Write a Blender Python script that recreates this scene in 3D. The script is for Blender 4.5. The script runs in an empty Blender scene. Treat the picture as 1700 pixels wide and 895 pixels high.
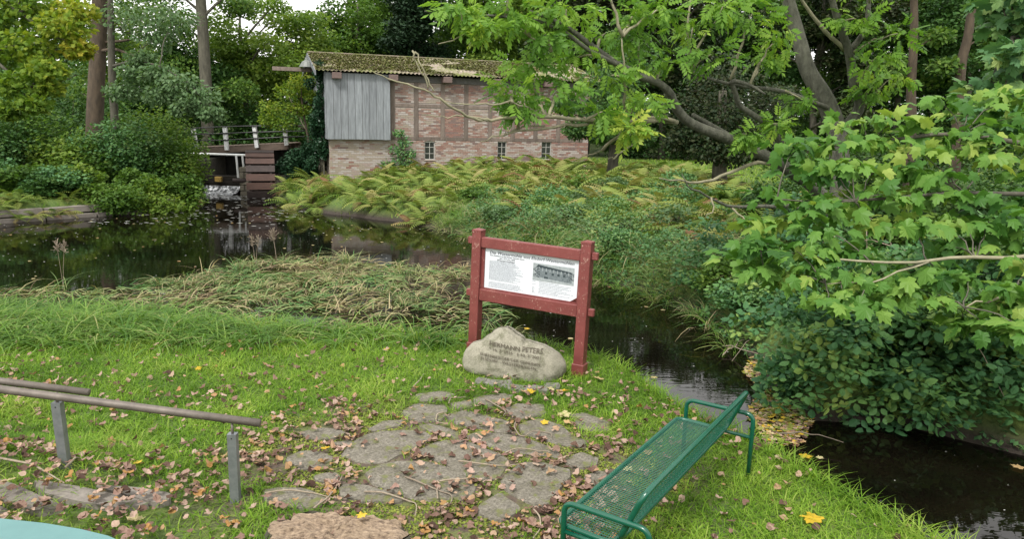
import bpy, math, random
import numpy as np
from mathutils import Matrix, Vector
from mathutils.bvhtree import BVHTree
S = bpy.context.scene
C = S.collection
rng = np.random.default_rng(7)
random.seed(7)

# ------------------------------------------------------------------ camera
F, CX, CY = 1228., 850., 447.5
PITCH, ROLL, EYE = math.radians(11.6), math.radians(1.4), 3.3
FW = np.array([0, math.cos(PITCH), -math.sin(PITCH)])
U0 = np.array([0, math.sin(PITCH), math.cos(PITCH)])
R0 = np.array([1., 0, 0])
RT = R0*math.cos(ROLL)+U0*math.sin(ROLL)
UP = -R0*math.sin(ROLL)+U0*math.cos(ROLL)
CAM = np.array([0, 0, EYE])
def ray(px, py): return FW+RT*(px-CX)/F+UP*(CY-py)/F
def atz(px, py, z=0.):
    d = ray(px, py); return CAM+d*((z-EYE)/d[2])
def aty(px, py, y):
    d = ray(px, py); return CAM+d*(y/d[1])
def proj(P):
    v = np.asarray(P, float)-CAM; z = v@FW
    return CX+F*(v@RT)/z, CY-F*(v@UP)/z, z
cd = bpy.data.cameras.new('camera'); cam = bpy.data.objects.new('camera', cd); C.objects.link(cam)
cd.sensor_width = 36; cd.lens = F/1700*36; cd.clip_end = 600; cd.clip_start = .05
cam.matrix_world = Matrix(((RT[0], UP[0], -FW[0], 0), (RT[1], UP[1], -FW[1], 0), (RT[2], UP[2], -FW[2], EYE), (0, 0, 0, 1)))
S.camera = cam

# ------------------------------------------------------------------ world, sun, exposure
SUN_EL, SUN_AZ = math.radians(52), math.radians(205)   # azimuth clockwise from +Y (behind the camera, a little left)
w = bpy.data.worlds.new('World'); S.world = w; w.use_nodes = True
nt = w.node_tree; bg = nt.nodes['Background']
sk = nt.nodes.new('ShaderNodeTexSky'); sk.sky_type = 'NISHITA'; sk.sun_disc = False
sk.sun_elevation = SUN_EL; sk.sun_rotation = SUN_AZ; sk.air_density = 1.; sk.dust_density = 1.; sk.ozone_density = 1
hs = nt.nodes.new('ShaderNodeHueSaturation'); hs.inputs['Saturation'].default_value = .18
nt.links.new(sk.outputs[0], hs.inputs['Color']); wm = nt.nodes.new('ShaderNodeMix'); wm.data_type = 'RGBA'; wm.inputs[0].default_value = .7; wm.inputs[7].default_value = (9.0, 8.8, 8.5, 1)   # overcast
nt.links.new(hs.outputs[0], wm.inputs[6]); nt.links.new(wm.outputs[2], bg.inputs[0])
bg.inputs[1].default_value = .09
sl = bpy.data.lights.new('sun', 'SUN'); sl.energy = 1.5; sl.angle = math.radians(10); sl.color = (1, .96, .9)
so = bpy.data.objects.new('sun', sl); C.objects.link(so)
sd_ = Vector((math.sin(SUN_AZ)*math.cos(SUN_EL), math.cos(SUN_AZ)*math.cos(SUN_EL), math.sin(SUN_EL)))
so.rotation_euler = sd_.to_track_quat('Z', 'Y').to_euler(); so.location = (0, 0, 30)
S.view_settings.view_transform = 'Standard'; S.view_settings.look = 'None'
S.view_settings.exposure = 1.3; S.view_settings.gamma = 1
S.render.engine = 'CYCLES'
S.cycles.max_bounces = 6; S.cycles.diffuse_bounces = 3; S.cycles.glossy_bounces = 3; S.cycles.transmission_bounces = 4

# ------------------------------------------------------------------ helpers: objects
def tag(o, label=None, cat=None, group=None, kind=None):
    if label: o['label'] = label
    if cat: o['category'] = cat
    if group: o['group'] = group
    if kind: o['kind'] = kind
    return o
def empty(name, loc=(0, 0, 0), label=None, cat=None, group=None, M=None):
    o = bpy.data.objects.new(name, None); C.objects.link(o); o.empty_display_size = .2
    if M is not None: o.matrix_world = M
    else: o.location = Vector([float(v) for v in loc])
    return tag(o, label, cat, group)
def link(name, me, parent=None, loc=None):
    o = bpy.data.objects.new(name, me); C.objects.link(o)
    if parent: o.parent = parent
    if loc is not None: o.location = [float(v) for v in loc]
    return o
def origin(o):
    return np.array(o.matrix_world.translation if o.parent is None and o.rotation_euler == (0, 0, 0) else o.location)

class Geo:
    def __init__(s): s.V = []; s.T = []; s.R = []; s.M = []; s.n = 0
    def add(s, V, T, r=None, m=0):
        V = np.asarray(V, float).reshape(-1, 3); T = np.asarray(T, int).reshape(-1, 3)
        s.V.append(V); s.T.append(T+s.n); s.n += len(V)
        s.R.append(np.full(len(V), random.random() if r is None else r) if np.isscalar(r) or r is None else np.asarray(r))
        s.M.append(np.full(len(T), m) if np.isscalar(m) else np.asarray(m))
        return s
    def box(s, a, b, r=None, m=0, rot=None, bev=0.):
        a = np.array(a, float); b = np.array(b, float); c = (a+b)/2; h = (b-a)/2
        if bev > 0:
            bev = min(bev, h.min()*.45)
            pts = []
            for sx in (-1, 1):
                for sy in (-1, 1):
                    for sz in (-1, 1):
                        g = np.array([sx, sy, sz])
                        for ax in range(3):
                            q = h-bev; q[ax] = h[ax]; pts.append(g*q)
            V = np.array(pts)
            from_h = convex(V)
            T = from_h
        else:
            V = np.array([[x, y, z] for x in (-1, 1) for y in (-1, 1) for z in (-1, 1)])*h
            T = BOXT
        if rot is not None: V = V@np.array(rot).T
        return s.add(V+c, T, r, m)
    def tube(s, P, R, n=8, r=None, m=0, cap=True):
        P = np.array(P, float); k = len(P)
        R = np.full(k, R) if np.isscalar(R) else np.asarray(R)
        t = np.gradient(P, axis=0); t /= np.linalg.norm(t, axis=1)[:, None]+1e-9
        a = np.array([0, 0, 1.]) if abs(t[0][2]) < .9 else np.array([1., 0, 0])
        u = np.cross(t[0], a); u /= np.linalg.norm(u)
        V = []; an = np.arange(n)*2*math.pi/n
        for i in range(k):
            u = u-t[i]*(u@t[i]); u /= np.linalg.norm(u)+1e-9; v = np.cross(t[i], u)
            V.append(P[i]+R[i]*(np.cos(an)[:, None]*u+np.sin(an)[:, None]*v))
        V = np.concatenate(V); T = []
        j = np.arange(n); j2 = (j+1) % n
        for i in range(k-1):
            a0 = i*n; b0 = (i+1)*n
            T.append(np.stack([a0+j, a0+j2, b0+j2], 1)); T.append(np.stack([a0+j, b0+j2, b0+j], 1))
        if cap:
            V = np.concatenate([V, P[:1], P[-1:]])
            T.append(np.stack([np.full(n, k*n), j2, j], 1)); T.append(np.stack([np.full(n, k*n+1), (k-1)*n+j, (k-1)*n+j2], 1))
        return s.add(V, np.concatenate(T), r, m)
    def inst(s, V, T, M, P, r, m=0):
        """many copies of a small template: M (N,3,3), P (N,3), r (N)"""
        N = len(P)
        if N == 0: return s
        W = np.einsum('nij,vj->nvi', M, V)+P[:, None, :]
        TT = T[None]+(np.arange(N)*len(V))[:, None, None]
        s.add(W.reshape(-1, 3), TT.reshape(-1, 3), np.repeat(r, len(V)), m if np.isscalar(m) else np.repeat(m, len(T)))
        return s
    def mesh(s, name, mats, smooth=False):
        V = np.concatenate(s.V); T = np.concatenate(s.T); R = np.concatenate(s.R); M = np.concatenate(s.M)
        me = bpy.data.meshes.new(name)
        me.vertices.add(len(V)); me.vertices.foreach_set('co', V.astype('f').ravel())
        me.loops.add(len(T)*3); me.loops.foreach_set('vertex_index', T.astype('i').ravel())
        me.polygons.add(len(T)); me.polygons.foreach_set('loop_start', np.arange(len(T), dtype='i')*3)
        me.polygons.foreach_set('loop_total', np.full(len(T), 3, 'i'))
        for m in (mats if isinstance(mats, (list, tuple)) else [mats]): me.materials.append(m)
        me.polygons.foreach_set('material_index', M.astype('i'))
        me.polygons.foreach_set('use_smooth', np.full(len(T), smooth))
        at = me.attributes.new('rnd', 'FLOAT', 'POINT'); at.data.foreach_set('value', R.astype('f'))
        me.update(calc_edges=True)
        return me
    def build(s, name, mats, parent=None, smooth=False, loc=None, off=None):
        """off: world origin to subtract (the parent's location)"""
        if off is not None:
            s.V = [v-np.asarray(off, float) for v in s.V]
        return link(name, s.mesh(name, mats, smooth), parent, loc)
BOXT = np.array([[0, 1, 3], [0, 3, 2], [4, 6, 7], [4, 7, 5], [0, 4, 5], [0, 5, 1], [2, 3, 7], [2, 7, 6], [0, 2, 6], [0, 6, 4], [1, 5, 7], [1, 7, 3]])
import bmesh
_cc = {}
def convex(V):
    if 'bev' in _cc: return _cc['bev']
    h = np.array([1., 1.2, 1.5]); pts = []
    for sx in (-1, 1):
        for sy in (-1, 1):
            for sz in (-1, 1):
                g = np.array([sx, sy, sz])
                for ax in range(3):
                    q = h-.1; q[ax] = h[ax]; pts.append(g*q)
    bm = bmesh.new(); vs = [bm.verts.new(p) for p in pts]
    bmesh.ops.convex_hull(bm, input=vs); bmesh.ops.triangulate(bm, faces=bm.faces)
    bm.verts.index_update(); ix = {v: i for i, v in enumerate(vs)}
    T = np.array([[ix[v] for v in f.verts] for f in bm.faces]); bm.free()
    _cc['bev'] = T
    return T
def prism(pts, z0, z1, bev=0.0, domez=0.):
    """outline (n,2) extruded; returns V,T with slightly chamfered and domed top"""
    p = np.array(pts, float); c = p.mean(0); n = len(p)
    q = c+(p-c)*(1-bev)
    V = np.concatenate([np.c_[p, np.full(n, z0)], np.c_[p, np.full(n, z1-(z1-z0)*.3)], np.c_[q, np.full(n, z1)], [[c[0], c[1], z1+domez]]])
    j = np.arange(n); j2 = (j+1) % n; T = []
    for a, b in ((0, n), (n, 2*n)):
        T += [np.stack([a+j, a+j2, b+j2], 1), np.stack([a+j, b+j2, b+j], 1)]
    T.append(np.stack([2*n+j, 2*n+j2, np.full(n, 3*n)], 1))
    return V, np.concatenate(T)
def rots(N, up=1., tilt=None):
    """random orientations whose z axis leans to +z by `up`"""
    n = rng.normal(size=(N, 3)); n /= np.linalg.norm(n, axis=1)[:, None]
    n[:, 2] = np.abs(n[:, 2]) if up > 0 else n[:, 2]
    n = n+np.array([0, 0, up]); n /= np.linalg.norm(n, axis=1)[:, None]
    return frame(n)
def frame(n, d=None):
    a = rng.normal(size=n.shape) if d is None else d
    u = a-n*np.sum(a*n, 1)[:, None]; u /= np.linalg.norm(u, axis=1)[:, None]+1e-9
    v = np.cross(n, u)
    return np.stack([u, v, n], 2)
def sc(M, s): return M*np.asarray(s).reshape(-1, 1, 1)
def inball(N, sh=.5):
    d = rng.normal(size=(N, 3)); d /= np.linalg.norm(d, axis=1)[:, None]
    return d*(rng.random(N)**sh)[:, None]
# value noise
_g = rng.random((64, 64))
def noise(x, y):
    x = np.asarray(x, float); y = np.asarray(y, float)
    xi = np.floor(x).astype(int); yi = np.floor(y).astype(int); fx = x-xi; fy = y-yi
    fx = fx*fx*(3-2*fx); fy = fy*fy*(3-2*fy)
    g = lambda a, b: _g[a % 64, b % 64]
    return (g(xi, yi)*(1-fx)+g(xi+1, yi)*fx)*(1-fy)+(g(xi, yi+1)*(1-fx)+g(xi+1, yi+1)*fx)*fy
def fbm(x, y): return .55*noise(x, y)+.3*noise(x*2.1+7, y*2.1+3)+.15*noise(x*4.3+1, y*4.3+9)
def sst(t): t = np.clip(t, 0, 1); return t*t*(3-2*t)

# ------------------------------------------------------------------ materials
def mat(name): 
    m = bpy.data.materials.new(name); m.use_nodes = True
    return m, m.node_tree, m.node_tree.nodes['Principled BSDF']
def ramp(nt, cols, fac):
    r = nt.nodes.new('ShaderNodeValToRGB'); e = r.color_ramp.elements
    while len(e) < len(cols): e.new(.5)
    for i, c in enumerate(cols):
        p, c = c if isinstance(c[1], (tuple, list)) else (i/(len(cols)-1), c)
        e[i].position = p; e[i].color = (*c, 1)
    nt.links.new(fac, r.inputs[0]); return r.outputs[0]
def nz(nt, scale, detail=4, rough=.6, co='Object', vec=None, dist=0.):
    n = nt.nodes.new('ShaderNodeTexNoise'); n.inputs['Scale'].default_value = scale; n.inputs['Detail'].default_value = detail
    n.inputs['Roughness'].default_value = rough; n.inputs['Distortion'].default_value = dist
    t = nt.nodes.new('ShaderNodeTexCoord'); src = t.outputs[co]
    if vec is not None:
        mp = nt.nodes.new('ShaderNodeMapping'); mp.inputs['Scale'].default_value = vec; nt.links.new(src, mp.inputs[0]); src = mp.outputs[0]
    nt.links.new(src, n.inputs['Vector']); return n.outputs[0]
def mixc(nt, fac, a, b, mode='MIX'):
    m = nt.nodes.new('ShaderNodeMix'); m.data_type = 'RGBA'; m.blend_type = mode
    for s_, v in ((m.inputs[0], fac), (m.inputs[6], a), (m.inputs[7], b)):
        if hasattr(v, 'links'): nt.links.new(v, s_)
        elif isinstance(v, (tuple, list)): s_.default_value = (*v, 1)
        else: s_.default_value = v
    return m.outputs[2]
def bump(nt, b, h, strength=.4, dist=.02):
    bn = nt.nodes.new('ShaderNodeBump'); bn.inputs['Strength'].default_value = strength; bn.inputs['Distance'].default_value = dist
    nt.links.new(h, bn.inputs['Height']); nt.links.new(bn.outputs[0], b.inputs['Normal'])
def step(nt, v, lo, hi):
    m = nt.nodes.new('ShaderNodeMapRange'); m.inputs[1].default_value = lo; m.inputs[2].default_value = hi
    nt.links.new(v, m.inputs[0]); return m.outputs[0]
def attr(nt, n='rnd'):
    a = nt.nodes.new('ShaderNodeAttribute'); a.attribute_name = n; return a.outputs['Fac']
def leafmat(name, cols, rough=.5, tr=.3, spec=.16):
    m, nt, b = mat(name)
    cols = [tuple(v*.74 for v in c_) for c_ in cols]
    c = ramp(nt, cols, attr(nt))
    v = nz(nt, 1.2, 2)
    c = mixc(nt, step(nt, v, .3, .75), c, mixc(nt, 1., c, (.72, .8, .7), 'MULTIPLY'))
    nt.links.new(c, b.inputs['Base Color']); b.inputs['Roughness'].default_value = rough; b.inputs['Specular IOR Level'].default_value = spec
    if tr > 0:
        t = nt.nodes.new('ShaderNodeBsdfTranslucent'); nt.links.new(mixc(nt, 1., c, (1.35, 1.4, .7), 'MULTIPLY'), t.inputs[0])
        mx = nt.nodes.new('ShaderNodeMixShader'); mx.inputs[0].default_value = tr
        nt.links.new(b.outputs[0], mx.inputs[1]); nt.links.new(t.outputs[0], mx.inputs[2])
        nt.links.new(mx.outputs[0], nt.nodes['Material Output'].inputs[0])
    return m
def plain(name, c1, c2=None, scale=6, rough=.7, vec=None, bs=.3, bd=.01, metal=0., usernd=0., detail=6, spec=.4):
    m, nt, b = mat(name); c2 = c2 or tuple(x*.6 for x in c1); c1 = tuple(x*.86 for x in c1); c2 = tuple(x*.84 for x in c2)
    n = nz(nt, scale, detail, .65, vec=vec)
    c = ramp(nt, [(.3, c1), (.7, c2)], n)
    if usernd: 
        k = step(nt, attr(nt), 0, 1); g = nt.nodes.new('ShaderNodeMapRange'); g.inputs[3].default_value = 1-usernd; g.inputs[4].default_value = 1+usernd*.6
        nt.links.new(attr(nt), g.inputs[0]); c = mixc(nt, 1., c, g.outputs[0], 'MULTIPLY')
    nt.links.new(c, b.inputs['Base Color']); b.inputs['Roughness'].default_value = rough; b.inputs['Metallic'].default_value = metal
    b.inputs['Specular IOR Level'].default_value = spec
    if bs: bump(nt, b, n, bs, bd)
    return m
M = {}
G3 = lambda *c: list(c)
M['grass'] = leafmat('grass_blades', G3((.12, .25, .025), (.22, .40, .04), (.35, .54, .065), (.5, .6, .14)), .45, .4)
M['tallgrass'] = leafmat('tall_grass', G3((.09, .2, .04), (.17, .33, .06), (.3, .47, .1), (.52, .48, .22)), .42, .35)
M['reed'] = leafmat('reed_blades', G3((.08, .2, .06), (.18, .34, .11), (.36, .4, .17), (.66, .52, .32), (.11, .075, .05)), .55, .2)
M['maple'] = leafmat('maple_leaf', G3((.045, .13, .03), (.11, .26, .05), (.21, .39, .075), (.46, .56, .13)), .42, .35)
M['maple_y'] = leafmat('maple_leaf_yellow', G3((.6, .5, .08), (.75, .5, .06)), .5, .3)
M['ash'] = leafmat('ash_leaf', G3((.09, .21, .035), (.17, .34, .055), (.3, .5, .08), (.56, .64, .12)), .42, .42)
M['bramble'] = leafmat('bramble_leaf', G3((.06, .16, .07), (.11, .26, .1), (.18, .36, .11), (.36, .48, .12)), .4, .22)
M['nettle'] = leafmat('nettle_leaf', G3((.08, .19, .08), (.13, .28, .12), (.21, .38, .14), (.42, .46, .16)), .5, .28)
M['fern'] = leafmat('fern_frond', G3((.13, .22, .05), (.24, .33, .07), (.38, .42, .12), (.42, .36, .15), (.28, .15, .08)), .6, .25)
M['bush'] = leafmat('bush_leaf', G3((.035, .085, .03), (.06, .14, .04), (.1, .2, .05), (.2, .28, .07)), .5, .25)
M['ivy'] = leafmat('ivy_leaf', G3((.02, .055, .03), (.03, .08, .04), (.05, .11, .05)), .35, .1)
M['broad'] = leafmat('broad_leaf', G3((.05, .115, .028), (.09, .18, .036), (.16, .28, .055), (.32, .42, .09)), .5, .35)
M['light'] = leafmat('light_leaf', G3((.10, .19, .04), (.16, .27, .05), (.25, .36, .07), (.38, .42, .09)), .5, .4)
M['pale'] = leafmat('pale_leaf', G3((.09, .17, .07), (.15, .25, .11), (.24, .34, .18)), .5, .3)
M['yellow'] = leafmat('yellow_leaf', G3((.13, .24, .035), (.25, .36, .04), (.42, .43, .05), (.62, .46, .06)), .5, .4)
M['copper'] = leafmat('copper_leaf', G3((.016, .034, .014), (.03, .06, .022), (.06, .065, .03), (.05, .11, .03)), .45, .2)
M['dark'] = leafmat('conifer_needles', G3((.014, .035, .018), (.025, .055, .025), (.04, .075, .03)), .6, .05)
M['brownleaf'] = leafmat('dry_leaf', G3((.10, .055, .042), (.26, .15, .12), (.43, .27, .225), (.62, .44, .37), (.5, .27, .10)), .65, .1)
M['yleaf'] = leafmat('yellow_fallen_leaf', G3((.75, .48, .04), (.85, .6, .08)), .5, .15)
M['cleaf'] = leafmat('cream_fallen_leaf', G3((.62, .48, .26), (.7, .6, .34), (.7, .4, .2)), .55, .15)
M['moss'] = leafmat('moss', G3((.14, .2, .03), (.24, .3, .05), (.38, .4, .1), (.2, .16, .07)), .8, .05, .1)
M['roofmoss'] = leafmat('roof_moss', G3((.09, .09, .035), (.15, .17, .045), (.25, .27, .08), (.22, .17, .10), (.34, .30, .2)), .85, .05, .1)
M['bark'] = plain('bark', (.145, .135, .10), (.06, .057, .043), 9, .9, (1, 1, .25), .8, .03, usernd=.2)
M['redbark'] = plain('reddish_bark', (.125, .092, .062), (.06, .046, .033), 9, .9, (1, 1, .3), .8, .03)
M['ashbark'] = plain('grey_green_bark', (.17, .17, .13), (.06, .06, .045), 11, .9, (1, 1, .45), 1., .04, detail=8)
M['lichen'] = plain('lichened_twig', (.36, .33, .22), (.2, .19, .12), 12, .85)
M['twig'] = plain('pale_twig', (.42, .36, .27), (.25, .19, .14), 30, .8, usernd=.3)
M['water_mat'] = None

# ------------------------------------------------------------------ leaf templates (x = length direction, z = normal)
def fan(outline, cz=0., fold=0., c=None):
    o = np.array(outline, float); n = len(o)
    c = np.array([o[:, 0].mean(), 0]) if c is None else np.array(c)
    z = -fold*np.abs(o[:, 1])
    V = np.concatenate([np.c_[o, z], [[c[0], c[1], cz]]])
    j = np.arange(n)
    return V, np.stack([j, (j+1) % n, np.full(n, n)], 1)
QUAD = (np.array([[-.5, 0, 0], [0, -.32, -.05], [.5, 0, 0.], [0, .32, -.05]]), np.array([[0, 1, 2], [0, 2, 3]]))
OVAL = (np.array([[0, 0, 0], [.35, -.3, -.06], [.75, -.24, -.1], [1, 0, -.12], [.75, .24, -.1], [.35, .3, -.06]]), np.array([[0, 1, 2], [0, 2, 3], [0, 3, 4], [0, 4, 5]]))
def maple_t(droop=.25):
    pts = [(0, 0), (-.07, .12), (-.1, .3), (-.02, .35), (.12, .47), (.2, .4), (.27, .33), (.36, .42), (.52, .46), (.66, .56), (.66, .4), (.63, .26), (.72, .24), (.84, .24), (.9, .1), (1.08, 0)]
    pts = [(a, b*.98) for a, b in pts]
    o = pts+[(a, -b) for a, b in pts[-2:0:-1]]
    V, T = fan(o, .03, .12, (.36, 0))
    V[:, 2] -= droop*np.clip(V[:, 0], 0, 2)**2+.12*V[:, 1]**2
    return V, T
def pinnate(n=4, ll=.34, w=.085):
    V = []; T = []; k = 0
    def lf(base, d):
        nonlocal k
        d = d/np.linalg.norm(d); s = np.array([-d[1], d[0], 0])*w
        q = [base, base+d*ll*.45+s, base+d*ll-[0, 0, .04], base+d*ll*.45-s+[0, 0, -.02]]
        V.extend(q); T.extend([[k, k+1, k+2], [k, k+2, k+3]]); k += 4
    for i in range(n):
        x = .25+.6*i/n
        b = np.array([x, 0, -.25*x*x])
        lf(b, np.array([.55, 1, -.25])); lf(b, np.array([.55, -1, -.25]))
    lf(np.array([.82, 0, -.17]), np.array([1, 0, -.5]))
    V.extend([[0, -.008, 0], [0, .008, 0], [.85, 0, -.18]]); T.append([k, k+1, k+2])
    return np.array(V), np.array(T)
def trifol():
    V = []; T = []; k = 0
    for a in (0, 1.35, -1.35):
        R_ = np.array([[math.cos(a), -math.sin(a), 0], [math.sin(a), math.cos(a), 0], [0, 0, 1]])
        o = [(0.02, 0), (.2, .2), (.42, .26), (.62, .17), (.8, 0), (.62, -.17), (.42, -.26), (.2, -.2)]
        v, t = fan(o, .0, .2, (.4, 0)); v[:, 2] -= .15*v[:, 0]
        v[:, 0] += .22
        if a: v = v*.85
        V.append(v@R_.T); T.append(t+k); k += len(v)
    return np.concatenate(V), np.concatenate(T)
def frond(n=11, wid=.22):
    V = []; T = []; k = 0
    for i in range(n):
        x = .12+.86*i/n; zz = .55*x-.75*x*x; L = wid*math.sin(math.pi*min(1, .25+.78*i/n))**.8+.02
        for s in (-1, 1):
            b = np.array([x, 0, zz]); e = np.array([x+.05, s*L, zz-.05-.2*L])
            V += [b-[.028, 0, 0], (b+e)/2+[.0, 0, .01]-[.02, 0, 0], e, (b+e)/2+[.035, 0, 0], b+[.022, 0, 0]]
            T += [[k, k+1, k+3], [k, k+3, k+4], [k+1, k+2, k+3]]; k += 5
    xs = np.linspace(0, 1, 5)
    for i in range(4):
        a, b = xs[i], xs[i+1]
        V += [[a, -.006, .55*a-.75*a*a], [a, .006, .55*a-.75*a*a], [b, 0, .55*b-.75*b*b]]; T.append([k, k+1, k+2]); k += 3
    V += []
    return np.array(V), np.array(T)
def blade(seg=3, bend=.6):
    """unit grass blade: grows along z, bends to +x"""
    V = []; T = []
    for i in range(seg):
        t = i/seg; x = bend*t*t; z = t*(1-.35*bend*t); wd = .5*(1-.55*t)
        V += [[x, -wd, z], [x, wd, z]]
    V.append([bend, 0, 1-.35*bend]); n = len(V)
    for i in range(seg-1): a = 2*i; T += [[a, a+1, a+3], [a, a+3, a+2]]
    T.append([n-3, n-2, n-1])
    return np.array(V), np.array(T)
def blades(geo, P, L, Wd, lean, ang, bend=.6, seg=3, r=None, pol=None):
    """P (N,3), L lengths, Wd widths, lean tilt angle from vertical, ang heading"""
    V, T = blade(seg, bend); N = len(P)
    ca, sa = np.cos(ang), np.sin(ang); cl, sl_ = np.cos(lean), np.sin(lean)
    ex = np.stack([ca*cl, sa*cl, -sl_], 1)*L[:, None]; ez = np.stack([ca*sl_, sa*sl_, cl], 1)*L[:, None]
    ey = np.stack([-sa, ca, 0*sa], 1)*Wd[:, None]
    if pol is not None: ey = ey*np.cos(pol)[:, None]+ex/L[:, None]*Wd[:, None]*np.sin(pol)[:, None]
    geo.inst(V, T, np.stack([ex, ey, ez], 2), P, rng.random(N) if r is None else r)

# ------------------------------------------------------------------ terrain
WL = -.45
Wn = [atz(*p, -.2)[:2] for p in [(0, 540), (400, 556), (700, 572), (780, 580), (900, 584), (990, 606), (1055, 628), (1112, 672), (1160, 703), (1290, 765), (1400, 832), (1490, 888)]]
Wf = [atz(*p, WL)[:2] for p in [(1700, 762), (1500, 712), (1330, 702), (1262, 652), (1242, 600), (1200, 560), (1150, 522), (1080, 497), (1000, 470), (900, 430), (790, 402), (760, 388), (650, 368), (520, 352), (458, 338), (456, 326)]]
Wc = [(-11.0, 37.5), (-14.8, 37.5)]
Wl = [atz(*p, WL)[:2] for p in [(330, 322), (328, 341), (150, 359), (0, 373)]]
WP = np.array([(-40, 13.), (-20, 12.4)]+[tuple(p) for p in Wn]+[(4.4, 4.5), (5.2, 0), (6, -20), (10, -20), (9.5, 0), (8.6, 5.2)]+[tuple(p) for p in Wf]+Wc+[tuple(p) for p in Wl]+[(-25, 23), (-40, 24)])
CL = np.array([(-60, 18), (-8, 21), (0, 19.5), (1.2, 14.5), (2.4, 11.5), (2.9, 9.6), (3.6, 8.2), (4.6, 6.8), (6.5, 2), (7.5, -20), (7.5, -80), (-60, -80)])
def inpoly(x, y, P):
    x = np.asarray(x, float); y = np.asarray(y, float); r = np.zeros(x.shape, bool)
    for i in range(len(P)):
        x1, y1 = P[i-1]; x2, y2 = P[i]
        if y1 == y2: continue
        r ^= ((y1 > y) != (y2 > y)) & (x < (x2-x1)*(y-y1)/(y2-y1)+x1)
    return r
def sdist(x, y, P=WP):
    x = np.asarray(x, float); y = np.asarray(y, float); d = np.full(x.shape, 1e9)
    for i in range(len(P)):
        a = P[i-1]; b = P[i]; e = b-a; t = np.clip(((x-a[0])*e[0]+(y-a[1])*e[1])/(e@e), 0, 1)
        d = np.minimum(d, np.hypot(x-a[0]-t*e[0], y-a[1]-t*e[1]))
    return np.where(inpoly(x, y, P), -d, d)
def near_side(x, y): return inpoly(x, y, CL)
def hz(x, y, raw=False):
    x = np.asarray(x, float); y = np.asarray(y, float)
    s = sdist(x, y); nr = near_side(x, y)
    b0 = np.clip((-x-2.6)*.23, 0, 1.4)*sst((7.2-y)/1.6)+np.clip((4.7-y)*.42, 0, 1.7)
    b0 = np.minimum(b0, 1.7)
    far = .12*np.maximum(s, 0)+.05
    top = np.where(x < -9.5, 1.5, np.where(x > 3, .9, 1.1))
    b1 = np.minimum(far, top)+.12*(fbm(x*.4, y*.4)-.5)
    b1 = b1+np.clip((y-60)*.02, 0, 4)
    b = np.where(nr, b0+.05*(fbm(x*.8, y*.8)-.5)*np.clip(s, 0, 1), b1)
    wd = np.where(nr, .28, .7)
    z = np.where(s > 0, -.55+(b+.55)*sst(s/wd+.12), -.51+.9*np.maximum(s, -.6))
    return z
def grid(a, b, fine_a, fine_b, df, dc):
    g = [np.arange(fine_a, fine_b, df)]; t = fine_a; st = df; L_ = []
    while t > a: st = min(st*1.12, dc); t -= st; L_.append(t)
    t = fine_b; st = df; R_ = []
    while t < b: st = min(st*1.12, dc); R_.append(t); t += st
    return np.concatenate([L_[::-1], g[0], R_])
gx = grid(-260, 260, -9, 9, .1, 12); gy = grid(-60, 420, 4.2, 18, .1, 12)
XX, YY = np.meshgrid(gx, gy); ZZ = hz(XX, YY)
nx, ny = len(gx), len(gy)
i0 = (np.arange(ny-1)[:, None]*nx+np.arange(nx-1)[None]).ravel()
g = Geo(); g.add(np.stack([XX.ravel(), YY.ravel(), ZZ.ravel()], 1), np.concatenate([np.stack([i0, i0+1, i0+nx+1], 1), np.stack([i0, i0+nx+1, i0+nx], 1)]), 0.)
# ground material: soil, litter, moss, turf
PC = atz(800, 740, 0)
def ground_mat():
    m, nt, b = mat('ground_soil_turf')
    n1 = nz(nt, .9, 5); n2 = nz(nt, 14, 8, .7); n3 = nz(nt, 60, 4, .7)
    green = ramp(nt, [(.3, (.045, .08, .015)), (.55, (.08, .13, .025)), (.75, (.13, .17, .04))], n2)
    soil = ramp(nt, [(.3, (.05, .035, .025)), (.55, (.11, .08, .06)), (.75, (.19, .14, .11))], n2)
    geo = nt.nodes.new('ShaderNodeTexCoord'); sub = nt.nodes.new('ShaderNodeVectorMath'); sub.operation = 'SUBTRACT'
    nt.links.new(geo.outputs['Object'], sub.inputs[0]); sub.inputs[1].default_value = (PC[0]-.2, PC[1]-.6, 0)
    mp = nt.nodes.new('ShaderNodeVectorMath'); mp.operation = 'MULTIPLY'; mp.inputs[1].default_value = (.42, .55, 0); nt.links.new(sub.outputs[0], mp.inputs[0])
    ln = nt.nodes.new('ShaderNodeVectorMath'); ln.operation = 'LENGTH'; nt.links.new(mp.outputs[0], ln.inputs[0])
    ad = nt.nodes.new('ShaderNodeMath'); ad.operation = 'ADD'; nt.links.new(ln.outputs['Value'], ad.inputs[0])
    sb = nt.nodes.new('ShaderNodeMath'); sb.operation = 'MULTIPLY_ADD'; nt.links.new(n1, sb.inputs[0]); sb.inputs[1].default_value = .9; sb.inputs[2].default_value = -.45
    nt.links.new(sb.outputs[0], ad.inputs[1])
    c = mixc(nt, step(nt, ad.outputs[0], .75, 1.15), soil, green)
    mossc = ramp(nt, [(.35, (.07, .10, .015)), (.6, (.15, .2, .03)), (.8, (.24, .27, .06))], n3)
    c = mixc(nt, step(nt, nz(nt, 3.5, 4), .46, .56), c, mixc(nt, .55, c, mossc))
    # wet mud towards and below the waterline
    sep = nt.nodes.new('ShaderNodeSeparateXYZ'); nt.links.new(geo.outputs['Object'], sep.inputs[0])
    c = mixc(nt, step(nt, sep.outputs[2], -.12, -.38), c, mixc(nt, .8, soil, (.02, .016, .012)))
    nt.links.new(c, b.inputs['Base Color']); b.inputs['Roughness'].default_value = .9
    bump(nt, b, n2, .8, .03)
    return m
M['ground'] = ground_mat()
tag(g.build('ground', M['ground'], smooth=True), kind='structure')

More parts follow.
